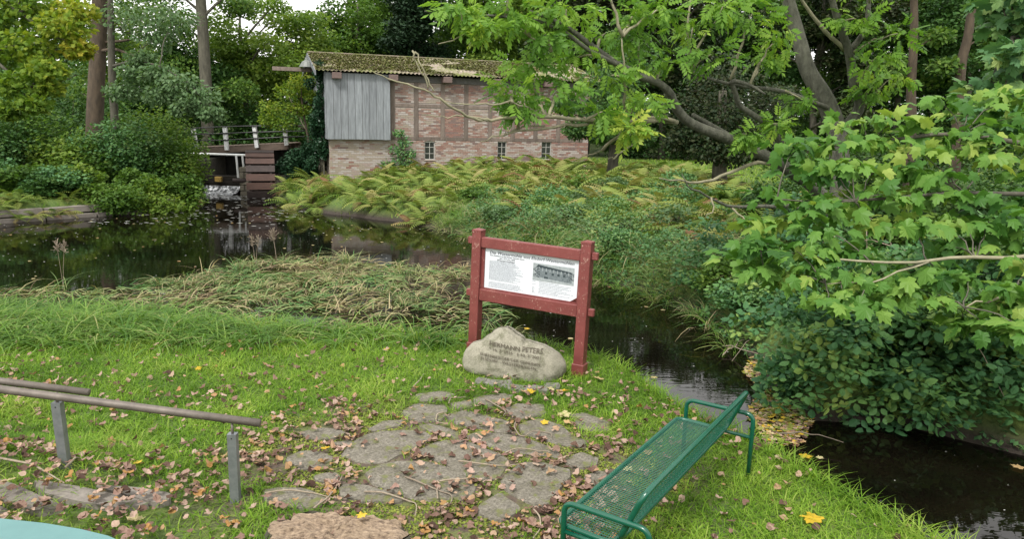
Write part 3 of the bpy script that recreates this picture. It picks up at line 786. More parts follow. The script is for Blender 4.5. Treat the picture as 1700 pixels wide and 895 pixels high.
# ------------------------------------------------------------------ steps, handrails
HY = atz(391, 832, .0)[1]
STEPS = tag(bpy.data.objects.new('steps', None), kind='structure'); C.objects.link(STEPS)
CONC = plain('step_stone', (.30, .27, .235), (.19, .17, .15), 22, .9, bs=.6, detail=8, usernd=.12)
def gz(px, py):
    d = ray(px, py); t = np.linspace(3, 80, 1600); P = CAM+d[None]*t[:, None]; k = np.argmax(P[:, 2] < hz(P[:, 0], P[:, 1])); return float(P[k, 2])
for poly in ([(150, 806), (225, 810), (284, 820), (284, 832), (262, 839), (200, 824)], [(55, 800), (140, 812), (255, 840), (205, 848), (118, 836), (60, 818)], [(-60, 788), (10, 802), (112, 843), (60, 850), (-5, 832), (-80, 812)], [(-130, 825), (-20, 832), (20, 850), (-60, 862), (-140, 850)]):
    zt_ = float(min(gz(*p) for p in poly))*.4+.6*float(np.mean([gz(*p) for p in poly]))+.06; w2 = smooth_poly(np.array([atz(a, b, gz(a, b)+.04)[:2] for a, b in poly]), 1); c_ = w2.mean(0)
    V, T = prism(w2-c_, -.16, 0., .03, .004); hh_ = hz(V[:, 0]+c_[0], V[:, 1]+c_[1]); V[:, 2] += hh_-zt_+.05
    q = Geo(); q.add(V, T); q.build('step_slab', CONC, STEPS, loc=(c_[0], c_[1], zt_))
GALV = plain('galvanised_steel', (.36, .38, .41), (.24, .26, .28), 14, .45, metal=.6, bs=.05)
RAILM = plain('weathered_rail', (.22, .19, .165), (.13, .11, .095), 8, .6, metal=.3, bs=.2, spec=.5)
HR = empty('handrail', atz(391, 832, 0), 'front weathered tube handrail on two galvanised posts beside the steps', 'handrail'); ho = np.array(HR.location)
e1 = aty(432, 703, HY); e2 = aty(95, 659, HY-.0); e0 = e2+(e2-e1)*1.2
m1 = aty(385, 699, HY)
q = Geo(); q.tube([e0, e2, (e1+e2)/2, e1], .034, 12); q.build('rail', RAILM, HR, True, off=ho)
for i, (xt, yt, xb, yb_, zb) in enumerate(((386, 720, 391, 832, 0), (95, 668, 110, 777, .35))):
    pt = aty(xt, yt, HY); pbm = aty(xb, yb_, HY)
    q = Geo(); V = []; s_ = .038
    for c_ in (pbm-[0, 0, .25], pt): V += [c_+[a*s_, b*s_*.8, 0] for a in (-1, 1) for b in (-1, 1)]
    V = np.array(V); bxt = np.array([[0, 1, 3], [0, 3, 2], [4, 7, 5], [4, 6, 7], [0, 4, 5], [0, 5, 1], [2, 3, 7], [2, 7, 6], [0, 2, 6], [0, 6, 4], [1, 5, 7], [1, 7, 3]])
    q.add(V, bxt); po = q.build('post', GALV, HR, off=ho)
    q = Geo(); q.tube([pt-[0, 0, .02], pt+[0, 0, .085]], .012, 8); q.build('pin', RAILM, po, True, off=ho)
    q = Geo(); q.tube([pt+[0, -s_*.8-.004, -.035], pt+[0, -s_*.8+.004, -.035]], .006, 6); q.build('bolt', BLK, po, off=ho)
HR2 = empty('handrail', aty(-60, 720, HY+.75), 'rear weathered tube handrail ending behind the front one', 'handrail'); h2 = np.array(HR2.location)
a = aty(148, 652, HY+.75); b = aty(0, 633, HY+.75); b = a+(b-a)*3
q = Geo(); q.tube([b, (a+b)/2, a], .034, 12); q.build('rail', RAILM, HR2, True, off=h2)
p = a+(b-a)*.45; q = Geo(); q.box(p-[.04, .03, 1.0], p+[.04, .03, -.1]); q.build('post', GALV, HR2, off=h2)
# turquoise table top close to the camera
TEAL = plain('turquoise_paint', (.13, .28, .275), (.11, .24, .24), 5, .45, bs=.05)
tp = [atz(px, py, 1.75)[:2] for px, py in ((-500, 835), (-200, 845), (0, 861), (75, 869), (135, 879), (180, 890), (215, 905), (235, 930), (240, 1150), (-500, 1150))]
TB = empty('garden_table', (tp[3][0], tp[3][1], 1.0), 'turquoise painted table top cut off at bottom left corner', 'table'); to = np.array(TB.location)
q = Geo(); V, T = prism(tp, 1.70, 1.75, .004); q.add(V, T); q.build('table_top', TEAL, TB, off=to)
for dx, dy in ((-.15, -.2), (-1.1, -.2)): q = Geo(); q.box((tp[3][0]+dx-.03, tp[3][1]+dy-.03, .9), (tp[3][0]+dx+.03, tp[3][1]+dy+.03, 1.7), bev=.005); q.build('leg', TEAL, TB, off=to)

# ------------------------------------------------------------------ information sign
RED = M['red'] = None
def redpaint():
    m, nt, b = mat('oxide_red_paint')
    n = nz(nt, 5, 5, .6); base = ramp(nt, [(.3, (.145, .034, .032)), (.7, (.21, .055, .05))], n)
    chip = nz(nt, 38, 9, .8, vec=(1, 1, .6)); patch = nz(nt, 2.2, 3)
    ad = nt.nodes.new('ShaderNodeMath'); ad.operation = 'MULTIPLY_ADD'; nt.links.new(patch, ad.inputs[0]); ad.inputs[1].default_value = .35; nt.links.new(chip, ad.inputs[2])
    c = mixc(nt, step(nt, ad.outputs[0], .76, .82), base, (.42, .27, .22))
    nt.links.new(c, b.inputs['Base Color']); b.inputs['Roughness'].default_value = .42; bump(nt, b, chip, .5, .008)
    return m
RED = redpaint()
pLb = atz(787, 590, 0); pRb = atz(961, 623, 0)
pLt = aty(793, 380, pLb[1]); pRt = aty(979, 398, pRb[1])
ex = pRb-pLb; SWD = np.linalg.norm(ex); ex /= SWD
ez = ((pLt-pLb)/np.linalg.norm(pLt-pLb)+(pRt-pRb)/np.linalg.norm(pRt-pRb)); ez /= np.linalg.norm(ez)
ex = ex-ez*(ex@ez); ex /= np.linalg.norm(ex); ey = np.cross(ez, ex)
SH = (np.linalg.norm(pLt-pLb)+np.linalg.norm(pRt-pRb))/2
print('sign', SWD, SH)
SMX = Matrix(((ex[0], ey[0], ez[0], pLb[0]), (ex[1], ey[1], ez[1], pLb[1]), (ex[2], ey[2], ez[2], pLb[2]), (0, 0, 0, 1)))
SIGN = empty('information_sign', M=SMX, label='red timber frame sign about the watermill with white notice', cat='sign')
HS = .068
for x, hh in ((0, SH), (SWD, SH+.02)):
    q = Geo(); q.box((-HS, -HS, -.3), (HS, HS, hh-.035), bev=.006); q.add(*prism([(-HS-.002, -HS-.002), (HS+.002, -HS-.002), (HS+.002, HS+.002), (-HS-.002, HS+.002)], hh-.035, hh, .35, .012)); po = q.build('post', RED, SIGN, loc=(x, 0, 0))
    q = Geo(); q.box((-HS-.016, -HS-.016, -.2), (HS+.016, HS+.016, .2), bev=.008); q.build('post_shoe', RED, po)
    for z_ in (.475*SH, .53*SH, .87*SH, .93*SH):
        for xx in (-.03, .03): q = Geo(); q.tube([(xx, -HS-.004, z_), (xx, -HS+.002, z_)], .008, 7); q.build('peg', RED, po)
def rail(z0, z1, name='rail'):
    q = Geo(); q.box((HS+.002, -.055, z0), (SWD-HS-.002, .045, z1), bev=.008); q.build(name, RED, SIGN)
ZR1, ZR2 = .865*SH, .935*SH; ZQ1, ZQ2 = .455*SH, .545*SH
rail(ZR1, ZR2+.015); rail(ZQ1, ZQ2)
for zz in ((ZR1+ZR2)/2+.015, (ZQ1+ZQ2)/2):
    for x, s_ in ((-HS, -1), (SWD+HS, 1)):
        q = Geo(); a = x+s_*.002; b_ = x+s_*.085; q.box((min(a, b_), -.03, zz-.05), (max(a, b_), .03, zz+.05), bev=.01); q.build('tenon', RED, SIGN)
for xa, xb in ((HS, HS+.05), (SWD-HS-.03, SWD-HS)):
    q = Geo(); q.box((xa+.001, -.02, ZQ2+.001), (xb, .03, ZR1-.001)); q.build('inner_frame', RED, SIGN)
q = Geo(); q.box((HS+.05, -.022, ZQ2+.001), (SWD-HS-.03, .03, ZQ2+.02)); q.build('inner_frame', RED, SIGN)
PAPER = plain('white_notice', (.80, .83, .88), (.74, .78, .84), 1.5, .35, bs=0)
INK = plain('printed_ink', (.06, .07, .09), (.09, .1, .12), 3, .6, bs=0)
INKL = plain('faded_ink', (.22, .25, .30), (.3, .33, .38), 60, .6, bs=0)
px0, px1 = HS+.052, SWD-HS-.032; pz0, pz1 = ZQ2+.022, ZR1-.003; PWd = px1-px0; PHt = pz1-pz0; PY = -.006
q = Geo(); q.box((px0, PY, pz0), (px1, .015, pz1), .5); NOT = q.build('notice_panel', PAPER, SIGN)
q = Geo(); q.add([(px1-.001, PY-.003, pz0), (px1-.09, PY-.003, pz0), (px1-.001, PY-.003, pz0+.06)], [[0, 2, 1], [0, 1, 2]]); q.build('torn_corner', RED, NOT)
def textmesh(s):
    cu = bpy.data.curves.new('t', 'FONT'); cu.body = s; cu.size = 1; cu.resolution_u = 2; cu.fill_mode = 'FRONT'
    o = bpy.data.objects.new('t', cu); C.objects.link(o); bpy.context.view_layer.update()
    me = o.to_mesh(); V = np.array([v.co[:] for v in me.vertices]); me.calc_loop_triangles(); T = np.array([t.vertices[:] for t in me.loop_triangles]); o.to_mesh_clear()
    bpy.data.objects.remove(o); bpy.data.curves.remove(cu)
    V[:, 0] -= V[:, 0].min(); V[:, 0] /= V[:, 0].max(); return V, T    # width normalised to 1, height in ems*?
def settext(geo, s, x, z, width, height, shear=.0, bold=0.):
    V, T = textmesh(s); sh_ = height/.72
    X = x+V[:, 0]*width+V[:, 1]*sh_*shear; Z = z+V[:, 1]*sh_
    geo.add(np.stack([X, np.full(len(X), PY-.002), Z], 1), T, .5)
    if bold: geo.add(np.stack([X+bold, np.full(len(X), PY-.0025), Z+bold*.5], 1), T, .5)
q = Geo()
settext(q, 'Die Wassermühle von Elsdorf-Westermühlen', px0+.05*PWd, pz1-.13*PHt, .9*PWd, .078*PHt, .25, .0025)
q.build('title_lettering', INK, NOT)
q = Geo()
settext(q, 'Zum Andenken an den Dichter Theodor Storm', px0+.05*PWd, pz1-.18*PHt, .38*PWd, .034*PHt, .25, .0015)
settext(q, '(geb. 1817, gest. 1888)', px0+.16*PWd, pz1-.23*PHt, .17*PWd, .034*PHt, .25, .001)
settext(q, 'Westermühlen', px0+.13*PWd, pz1-.29*PHt, .2*PWd, .05*PHt, .2, .0015)
q.build('heading_lettering', INK, NOT)
# body text too small to read in the photograph: rows of word-sized strokes
q = Geo()
def wordline(x0, x1, z, h):
    x = x0
    while x < x1:
        wl = random.uniform(.008, .03)
        if x+wl > x1: break
        xx = x
        while xx < x+wl: hh_ = h*random.choice((.65, .7, 1, .7)); q.add([(xx, PY-.002, z), (xx+.0042, PY-.002, z), (xx+.0048, PY-.002, z+hh_), (xx+.0006, PY-.002, z+hh_)], [[0, 1, 2], [0, 2, 3]], .5); xx += .0062
        x += wl+.007
hL = .0145*PHt*1.3
for i in range(19):
    wordline(px0+.05*PWd, px0+(.05+random.uniform(.27, .38))*PWd, pz1-(.31+.0262*i)*PHt, hL)
for i in range(5): wordline(px0+.05*PWd, px0+(.40+random.uniform(-.02, .04))*PWd, pz1-(.845+.03*i)*PHt, hL)
for i in range(9):
    wordline(px0+.6*PWd, px0+random.uniform(.8, .97)*PWd, pz1-(.66+.034*i)*PHt, hL)
    if i % 2 == 0 or i > 4: wordline(px0+.53*PWd, px0+.575*PWd, pz1-(.66+.034*i)*PHt, hL)
tag(q.build('small_print', INKL, NOT), kind='stuff')
# printed black and white picture of the mill
def pm(n, c): return plain('print_'+n, c, tuple(v*.6 for v in c), 40, .5, bs=0)
GR = [pm('pale', (.45, .5, .52)), pm('mid', (.22, .26, .28)), pm('dark', (.05, .07, .08))]
X0, X1_ = px0+.53*PWd, px0+.96*PWd; Z0, Z1 = pz1-.62*PHt, pz1-.2*PHt; W_ = X1_-X0; Hh = Z1-Z0
def pq(g_, pts, y, m): n = len(pts); g_.add([(X0+a*W_, y, Z0+b*Hh) for a, b in pts], [[0, i, i+1] for i in range(1, n-1)], .5, m)
q = Geo(); pq(q, [(0, 0), (1, 0), (1, 1), (0, 1)], PY-.002, 0)
pq(q, [(.1, .22), (.95, .1), (.95, .72), (.1, .8)], PY-.0026, 1); pq(q, [(.08, .78), (.98, .62), (.92, .74), (.12, .93)], PY-.003, 2)
for i in range(9): pq(q, [(.14+i*.09, .6-.01*i), (.16+i*.09, .6-.01*i), (.16+i*.09, .8-.015*i), (.14+i*.09, .8-.015*i)], PY-.0032, 0)
for a, b in ((.3, .42), (.46, .4), (.6, .4), (.74, .38)): pq(q, [(a, b), (a+.055, b), (a+.055, b+.14), (a, b+.14)], PY-.0032, 2)
pq(q, [(.28, .15), (.38, .14), (.38, .28), (.28, .29)], PY-.0032, 2)
for i in range(140):
    a = random.choice((random.uniform(0, .14), random.uniform(.72, .99))); b = random.uniform(.12, .75); s_ = random.uniform(.01, .04)
    pq(q, [(a, b), (min(a+s_, 1), b), (min(a+s_, 1), b+s_*1.4), (a, b+s_)], PY-.0034-i*1e-6, random.choice((2, 2, 1)))
pq(q, [(0, 0), (1, 0), (1, .1), (.4, .17), (0, .2)], PY-.0038, 0)
q.build('printed_picture', GR, NOT)

# ------------------------------------------------------------------ memorial boulder
bl = atz(772, 618, 0); br = atz(942, 630, 0)
bex = br-bl; BW = np.linalg.norm(bex); bex /= BW; bc = (bl+br)/2; bey = np.cross([0, 0, 1.], bex)
print('boulder', BW, bc)
# silhouette in photo pixels -> local (x, z)
sil = [(770, 606), (772, 585), (783, 570), (797, 566), (816, 553), (830, 545), (842, 545), (856, 554), (872, 567), (890, 572), (912, 580), (928, 590), (940, 606), (939, 620), (928, 630), (900, 636), (868, 636), (835, 627), (800, 620), (780, 616)]
L2 = []
for px, py in sil:
    d = ray(px, py); t = ((bc-CAM)@bey)/(d@bey); p = CAM+d*t-bc; L2.append((p@bex, p[2]))
L2 = np.array(L2); cz = (L2[:, 1].max()+L2[:, 1].min())/2; cx = 0.
angs = np.arctan2(L2[:, 1]-cz, L2[:, 0]-cx); rad = np.hypot(L2[:, 1]-cz, L2[:, 0]-cx); o_ = np.argsort(angs); angs, rad = angs[o_], rad[o_]
def radial(a): return np.interp(a, np.r_[angs[-3:]-2*math.pi, angs, angs[:3]+2*math.pi], np.r_[rad[-3:], rad, rad[:3]])
bm = bmesh.new(); bmesh.ops.create_icosphere(bm, subdivisions=6, radius=1); bm.verts.ensure_lookup_table()
V = np.array([v.co[:] for v in bm.verts]); T = np.array([[v.index for v in f.verts] for f in bm.faces]); bm.free()
ph = np.arctan2(V[:, 2], V[:, 0]); rr = np.hypot(V[:, 0], V[:, 2]); Ra = radial(ph)
se = np.clip(1-rr**5, 0, 1)**.5   # flat-ish face
yy = np.sign(V[:, 1])*np.where(V[:, 1] < 0, .2, .3)*np.clip(1-np.abs(rr)**4.5, 0, 1)**.6
sx_ = rr**.85
P = np.stack([cx+np.cos(ph)*Ra*rr, yy, cz+np.sin(ph)*Ra*rr], 1)
P[:, 1] += .22*(P[:, 2]-cz)*np.where(V[:, 1] < 0, 1, .4)                 # face leans back
k = fbm(P[:, 0]*4+3, P[:, 2]*4+P[:, 1]*3)-.5; k2 = fbm(P[:, 0]*14, P[:, 2]*14+P[:, 1]*12)-.5
nn = P-[cx, 0, cz]; nn /= np.linalg.norm(nn, axis=1)[:, None]; edge = np.clip(rr*1.3, .25, 1)
P += nn*(k*.06*edge+k2*.022)[:, None]
cr = np.clip((P[:, 0]-.36*BW)/(.14*BW), 0, 1)*(P[:, 1] < .1); P[:, 1] += cr*.1                    # bevelled right side
BOULD = plain('granite_boulder', (.40, .38, .30), (.24, .225, .175), 55, .92, bs=.7, bd=.008, detail=9)
bnt = BOULD.node_tree; bb = bnt.nodes['Principled BSDF']; src = bb.inputs['Base Color'].links[0].from_socket
c2 = mixc(bnt, step(bnt, nz(bnt, 5, 6, .7), .5, .62), src, mixc(bnt, 1., src, (.60, .62, .55), 'MULTIPLY'))
c2 = mixc(bnt, step(bnt, nz(bnt, 130, 3, .7), .62, .66), c2, (.09, .08, .065)); bnt.links.new(c2, bb.inputs['Base Color'])
BM_ = Matrix(((bex[0], bey[0], 0, bc[0]), (bex[1], bey[1], 0, bc[1]), (0, 0, 1, 0), (0, 0, 0, 1)))
BO = empty('memorial_boulder', M=BM_, label='pale granite memorial boulder carved with a name below the sign', cat='boulder')
q = Geo(); q.add(P, T, .5); q.build('stone', BOULD, BO, True)
bvh = BVHTree.FromPolygons([tuple(p) for p in P], [tuple(int(i) for i in t) for t in T])
CARVE = plain('carving_shade', (.09, .078, .055), (.15, .13, .1), 30, .95, bs=0)  # dark colour of the proud letters stands in for shade inside engraved strokes
def bpix(px, py):
    d = ray(px, py); t = ((bc-CAM)@bey-.2)/(d@bey); p = CAM+d*t-bc; return np.array([p@bex, p[2]])
q = Geo()
for s_, a, b, h_, bo_ in (('HERMANN PETERS', (811, 574.5), (900, 590), 6.4, .004), ('* 14. 7. 1916   † 23. 7. 2001', (811, 582), (897, 597), 4.6, .002),
                     ('EHRENBÜRGER DER GEMEINDE', (797, 590), (898, 608), 4.6, .002), ('ELSDORF - WESTERMÜHLEN', (798, 596), (890, 614), 4.6, .002)):
    A_, B_ = bpix(*a), bpix(*b); hgt = h_*9.1/F*1.02
    V, T = textmesh(s_); d = B_-A_; 
    for dx in (0, bo_):
        X = A_[0]+d[0]*V[:, 0]+dx; Z = A_[1]+d[1]*V[:, 0]+V[:, 1]*hgt/.72; Y = []
        for x_, z_ in zip(X, Z):
            hit = bvh.ray_cast(Vector((x_, -2, z_)), Vector((0, 1, 0)))[0]; Y.append(hit.y-.02-dx*.2 if hit else 0)
        q.add(np.stack([X, Y, Z], 1), T, .5)
q.build('carved_lettering', CARVE, BO)
# cobbles at its foot
COB = plain('cobble_granite', (.24, .23, .2), (.13, .125, .105), 30, .9, bs=.6, usernd=.2)
CE = empty('cobble_edging', atz(850, 640, 0), 'short row of small grey cobbles at the foot of the boulder', 'cobbles'); ceo = np.array(CE.location)
for i, (px, py, s_) in enumerate(((800, 634, .085), (819, 636, .1), (838, 639, .1), (857, 645, .11), (876, 648, .11), (897, 647, .12), (917, 642, .1))):
    p = atz(px, py, .03); q = Geo(); q.box((-s_, -.075, -.1), (s_*.93, .09, .03), bev=.025, rot=rotz(random.uniform(-.2, .1)-.2)); V_ = q.V[0]; V_ += rng.normal(0, .008, V_.shape)
    q.build('cobblestone', COB, CE, loc=p-ceo)

# ------------------------------------------------------------------ green wire bench
GREEN, gnt, gb = mat('green_powder_coat')
gn = nz(gnt, 8, 3); gnt.links.new(ramp(gnt, [(.3, (.002, .07, .04)), (.7, (.003, .088, .052))], gn), gb.inputs['Base Color']); gb.inputs['Roughness'].default_value = .32; gb.inputs['Coat Weight'].default_value = .3
def arc_path(pts, r, n=7):
    """polyline with rounded corners"""
    pts = [np.array(p, float) for p in pts]; out = [pts[0]]
    for i in range(1, len(pts)-1):
        a, b, c_ = pts[i-1], pts[i], pts[i+1]; u = (a-b)/np.linalg.norm(a-b); v = (c_-b)/np.linalg.norm(c_-b)
        p, q_ = b+u*r, b+v*r
        for t in np.linspace(0, 1, n): out.append((1-t)**2*p+2*t*(1-t)*b+t*t*q_)
    out.append(pts[-1]); return out
bA = atz(925, 868, .43); bB = atz(1118, 700, .43)
Ldir = bB-bA; BLn = np.linalg.norm(Ldir); Ldir /= BLn; BLn *= 1.05; Pd = np.cross(Ldir, [0, 0, 1.])
print('bench', bA, bB, BLn)
BNM = Matrix(((Ldir[0], -Pd[0], 0, bA[0]), (Ldir[1], -Pd[1], 0, bA[1]), (0, 0, 1, 0), (0, 0, 0, 1)))
# local: x along length, y = towards the seat front (negative y = backrest side), z up
BN = empty('wire_bench', M=BNM, label='green wire mesh bench with rounded tube frame by the stream', cat='bench')
SD = .45; TB_ = .021
def closed(pts): return pts+[pts[0]]
seat = arc_path([(BLn/2, 0, .43), (BLn, 0, .43), (BLn, -SD, .42), (0, -SD, .42), (0, 0, .43), (BLn/2, 0, .43)], .1)
q = Geo(); q.tube(seat, TB_, 12, cap=False); q.build('seat_frame', GREEN, BN, True)
BT = np.array([0, -SD-.21, .87]); BB0 = np.array([0, -SD-.03, .45])
back = arc_path([(BLn/2, BT[1], BT[2]), (BLn, BT[1], BT[2]), (BLn, BB0[1], BB0[2]), (0, BB0[1], BB0[2]), (0, BT[1], BT[2]), (BLn/2, BT[1], BT[2])], .13)
q = Geo(); q.tube(back, TB_*1.08, 12, cap=False); q.build('backrest_frame', GREEN, BN, True)
# bent backrest end plates seen at the far end
wire = .0038
q = Geo()
for k in range(1, 18): y = -SD*k/18; q.tube([(.02, y, .425), (BLn-.02, y, .425)], wire, 4, cap=False)
n = int(BLn/.028)
for k in range(1, n): x = BLn*k/n; q.tube([(x, .004, .449), (x, -.02, .431), (x, -SD+.02, .424), (x, -SD-.004, .44)], wire, 4, cap=False)
tag(q.build('seat_mesh', GREEN, BN), kind='stuff')
q = Geo()
for k in range(1, 9): p = BB0+(BT-BB0)*k/9; q.tube([(.02, p[1], p[2]), (BLn-.02, p[1], p[2])], .0022, 4, cap=False)
for k in range(1, n, 2): x = BLn*k/n; q.tube([(x, BB0[1], BB0[2]), (x, BT[1], BT[2])], .0022, 4, cap=False)
tag(q.build('backrest_mesh', GREEN, BN), kind='stuff')
for x in (-.03, BLn+.03):
    q = Geo(); lx = x
    q.tube(arc_path([(lx, -.07, -.1), (lx, -.07, .63), (lx, -SD-.27, .63), (lx, -SD-.27, -.1)], .085, 9), TB_, 12); q.build('armrest_leg', GREEN, BN, True)
    q = Geo(); q.tube([(lx, -.07, .40), (lx, -SD-.27, .40)], TB_*.8, 10); q.build('cross_tube', GREEN, BN, True)

# ------------------------------------------------------------------ tree stump
sp = atz(552, 906, .0); ST = empty('tree_stump', sp, 'weathered brown sawn tree stump with cracked top at the bottom edge', 'stump')
m, nt_, b = mat('stump_top'); t_ = nt_.nodes.new('ShaderNodeTexWave'); t_.wave_type = 'RINGS'; t_.rings_direction = 'Z'; t_.inputs['Scale'].default_value = 4; t_.inputs['Distortion'].default_value = 16; t_.inputs['Detail'].default_value = 4; t_.inputs['Detail Scale'].default_value = 2
tcn = nt_.nodes.new('ShaderNodeTexCoord'); nt_.links.new(tcn.outputs['Object'], t_.inputs['Vector'])
sn = nz(nt_, 18, 8, .75, vec=(1, 3, 1)); cc_ = mixc(nt_, .1, ramp(nt_, [(.36, (.05, .034, .025)), (.44, (.17, .125, .085)), (.64, (.38, .29, .2))], sn), ramp(nt_, [(.2, (.20, .13, .09)), (.8, (.40, .28, .21))], t_.outputs[0]))
nt_.links.new(cc_, b.inputs['Base Color']); b.inputs['Roughness'].default_value = .9; bump(nt_, b, sn, .6, .02); STOP = m
nr_, na = 26, 96; V = []; T = []
lob = lambda a: .40*(1+.16*math.cos(2*a+.3)+.09*math.sin(3*a+1)+.05*math.sin(7*a)+.04*math.sin(11*a+2)+.03*math.sin(19*a))
for i in range(nr_):
    for j in range(na):
        a = 2*math.pi*j/na; r_ = lob(a)*(i/(nr_-1)) ; crack = -.07*math.exp(-((a-3.7)/.07)**2)*(i > 1)-.03*math.exp(-((a-1.1)/.06)**2)*(i > 3)
        V.append([r_*1.15*math.cos(a), r_*.95*math.sin(a), .10+.02*math.sin(a*2)+.05*(fbm(r_*9*math.cos(a)+5, r_*22*math.sin(a)+5)-.5)*2+crack-.02*(i == nr_-1)])
for i in range(nr_-1):
    for j in range(na): a, b2 = i*na+j, i*na+(j+1) % na; T += [[a, b2, b2+na], [a, b2+na, a+na]]
q = Geo(); q.add(V, T, .5); q.build('cut_face', STOP, ST, False)
q = Geo(); V = []; T = []
for i in range(5):
    for j in range(na): a = 2*math.pi*j/na; r_ = lob(a)*(1+.05*math.sin(a*17+i)*(i > 0)+.03*i); V.append([r_*1.15*math.cos(a), r_*.95*math.sin(a), .082-.07*i])
for i in range(4):
    for j in range(na): a, b2 = i*na+j, i*na+(j+1) % na; T += [[a, a+na, b2+na], [a, b2+na, b2]]
q.add(V, T, .5); q.build('bark', M['bark'], ST)

# ------------------------------------------------------------------ twigs on the paving
twl = [([(705, 583), (790, 620), (865, 640), (925, 665), (945, 690), (930, 720)], 'long forked pale twig curling over the middle paving stones'),
       ([(975, 505), (1060, 520), (1180, 522), (1280, 518)], 'straight pale twig across the large central paving stone'),
       ([(1210, 458), (1270, 440), (1340, 436), (1400, 450), (1440, 462)], 'arched pale twig below the right hand paving stones'),
       ([(1262, 300), (1255, 330), (1280, 360), (1310, 372), (1350, 350), (1400, 345), (1440, 360), (1445, 385)], 'hooked twig looping over the upper right paving stone'),
       ([(925, 210), (935, 190), (970, 180), (1010, 180)], 'small bent twig near the top of the paving'),
       ([(900, 250), (865, 265), (860, 290), (900, 305)], 'c shaped twig beside the upper paving stones'),
       ([(1110, 190), (1150, 215), (1200, 232), (1215, 255), (1200, 275)], 'thin curved twig in front of the boulder'),
       ([(745, 130), (780, 100), (800, 60)], 'short twig lying in the grass left of the boulder'),
       ([(0, 660), (130, 652), (260, 660), (360, 690)], 'twig among dry leaves left of the paving'),
       ([(245, 740), (310, 700), (350, 640), (390, 575)], 'slanting pale twig left of the paving stones'),
       ([(1350, 745), (1385, 790), (1390, 830), (1350, 890)], 'thick curved twig by the near end of the bench'),
       ([(500, 655), (600, 665), (700, 685), (755, 710), (765, 740), (755, 775)], 'brown twig bending down towards the stump'),
       ([(880, 605), (960, 602), (1050, 585)], 'straight short twig on the lower paving stone'),
       ([(870, 690), (865, 650), (885, 620)], 'little branch twig beside the forked twig')]
for pts, lb in twl:
    W = []
    for a, b in pts:
        p = atz(440+a/3.034, 600+b/3.034, .05); p[2] = float(hz(p[0], p[1]))+.045; W.append(p)
    W = np.array(W); tt = np.linspace(0, len(W)-1, len(W)*4); Q = np.stack([np.interp(tt, range(len(W)), W[:, i]) for i in range(3)], 1)
    Q[1:-1] = (Q[:-2]+Q[1:-1]*2+Q[2:])/4; Q[:, 2] += .012*np.sin(tt*2.1); c0 = Q[0].copy()
    q = Geo(); q.tube(Q-c0, np.linspace(.0085, .004, len(Q)), 6); o = q.build('twig', M['twig'], loc=c0, smooth=True); tag(o, lb, 'twig', 'fallen twigs on the paving')
for (a, b, lb) in (((0, 785), (108, 812), 'long pale twig by the steps below the handrail'), ((108, 782), (138, 770), 'short twig at the foot of the left handrail post')):
    P_ = atz(*a, .3); Q_ = atz(*b, .25); P_[2] = float(hz(P_[0], P_[1]))+.06; Q_[2] = float(hz(Q_[0], Q_[1]))+.06; md = (P_+Q_)/2+[0, .03, .04]
    q = Geo(); q.tube(np.array([P_, md, Q_])-P_, [.01, .009, .005], 6); tag(q.build('twig', M['twig'], loc=P_), lb, 'twig', 'fallen twigs on the paving')

# ------------------------------------------------------------------ vegetation helpers
def onground(px, py, dz=0.):
    d = ray(px, py); t = np.linspace(3, 80, 1600); P = CAM+d[None]*t[:, None]; k = np.argmax(P[:, 2] < hz(P[:, 0], P[:, 1])); p = P[k]
    return np.array([p[0], p[1], float(hz(p[0], p[1]))+dz])
def cloud(geo, cs, rs, n, tmpl, size, up=.6, sh=.45, rr=None, m=0, low=-1e9):
    """cs (K,3) clump centres, rs (K,3) radii, n leaves per clump"""
    V, T = tmpl; K = len(cs); cs = np.asarray(cs, float); rs = np.asarray(rs, float)
    idx = np.repeat(np.arange(K), n); N = len(idx)
    d = inball(N, sh); P = cs[idx]+d*rs[idx]
    keep = P[:, 2] > low; P = P[keep]; idx = idx[keep]; N = len(P)
    tint = np.repeat(rng.random(K), n)[keep]
    r = np.clip(.25+.45*(rng.random(N))+.35*(tint-.5), 0, 1) if rr is None else np.clip(rr[idx]+.25*(rng.random(N)-.5), 0, 1)
    geo.inst(V-np.array([V[:, 0].mean(), 0, 0]), T, sc(rots(N, up), rng.uniform(size*.7, size*1.3, N)), P, r, m)
    return P
def limb(a, b, r0, r1, sag=.12, n=6, wob=.05):
    a = np.array(a, float); b = np.array(b, float); t = np.linspace(0, 1, n)[:, None]; L = np.linalg.norm(b-a)
    P = a+(b-a)*t; P[:, 2] += (sag*L*np.sin(t*math.pi))[:, 0]; P[1:-1] += rng.normal(0, wob*L/ n, (n-2, 3))
    return P, np.linspace(r0, r1, n)
def part(o, lab=None, kind=None): return tag(o, lab, None, None, kind)
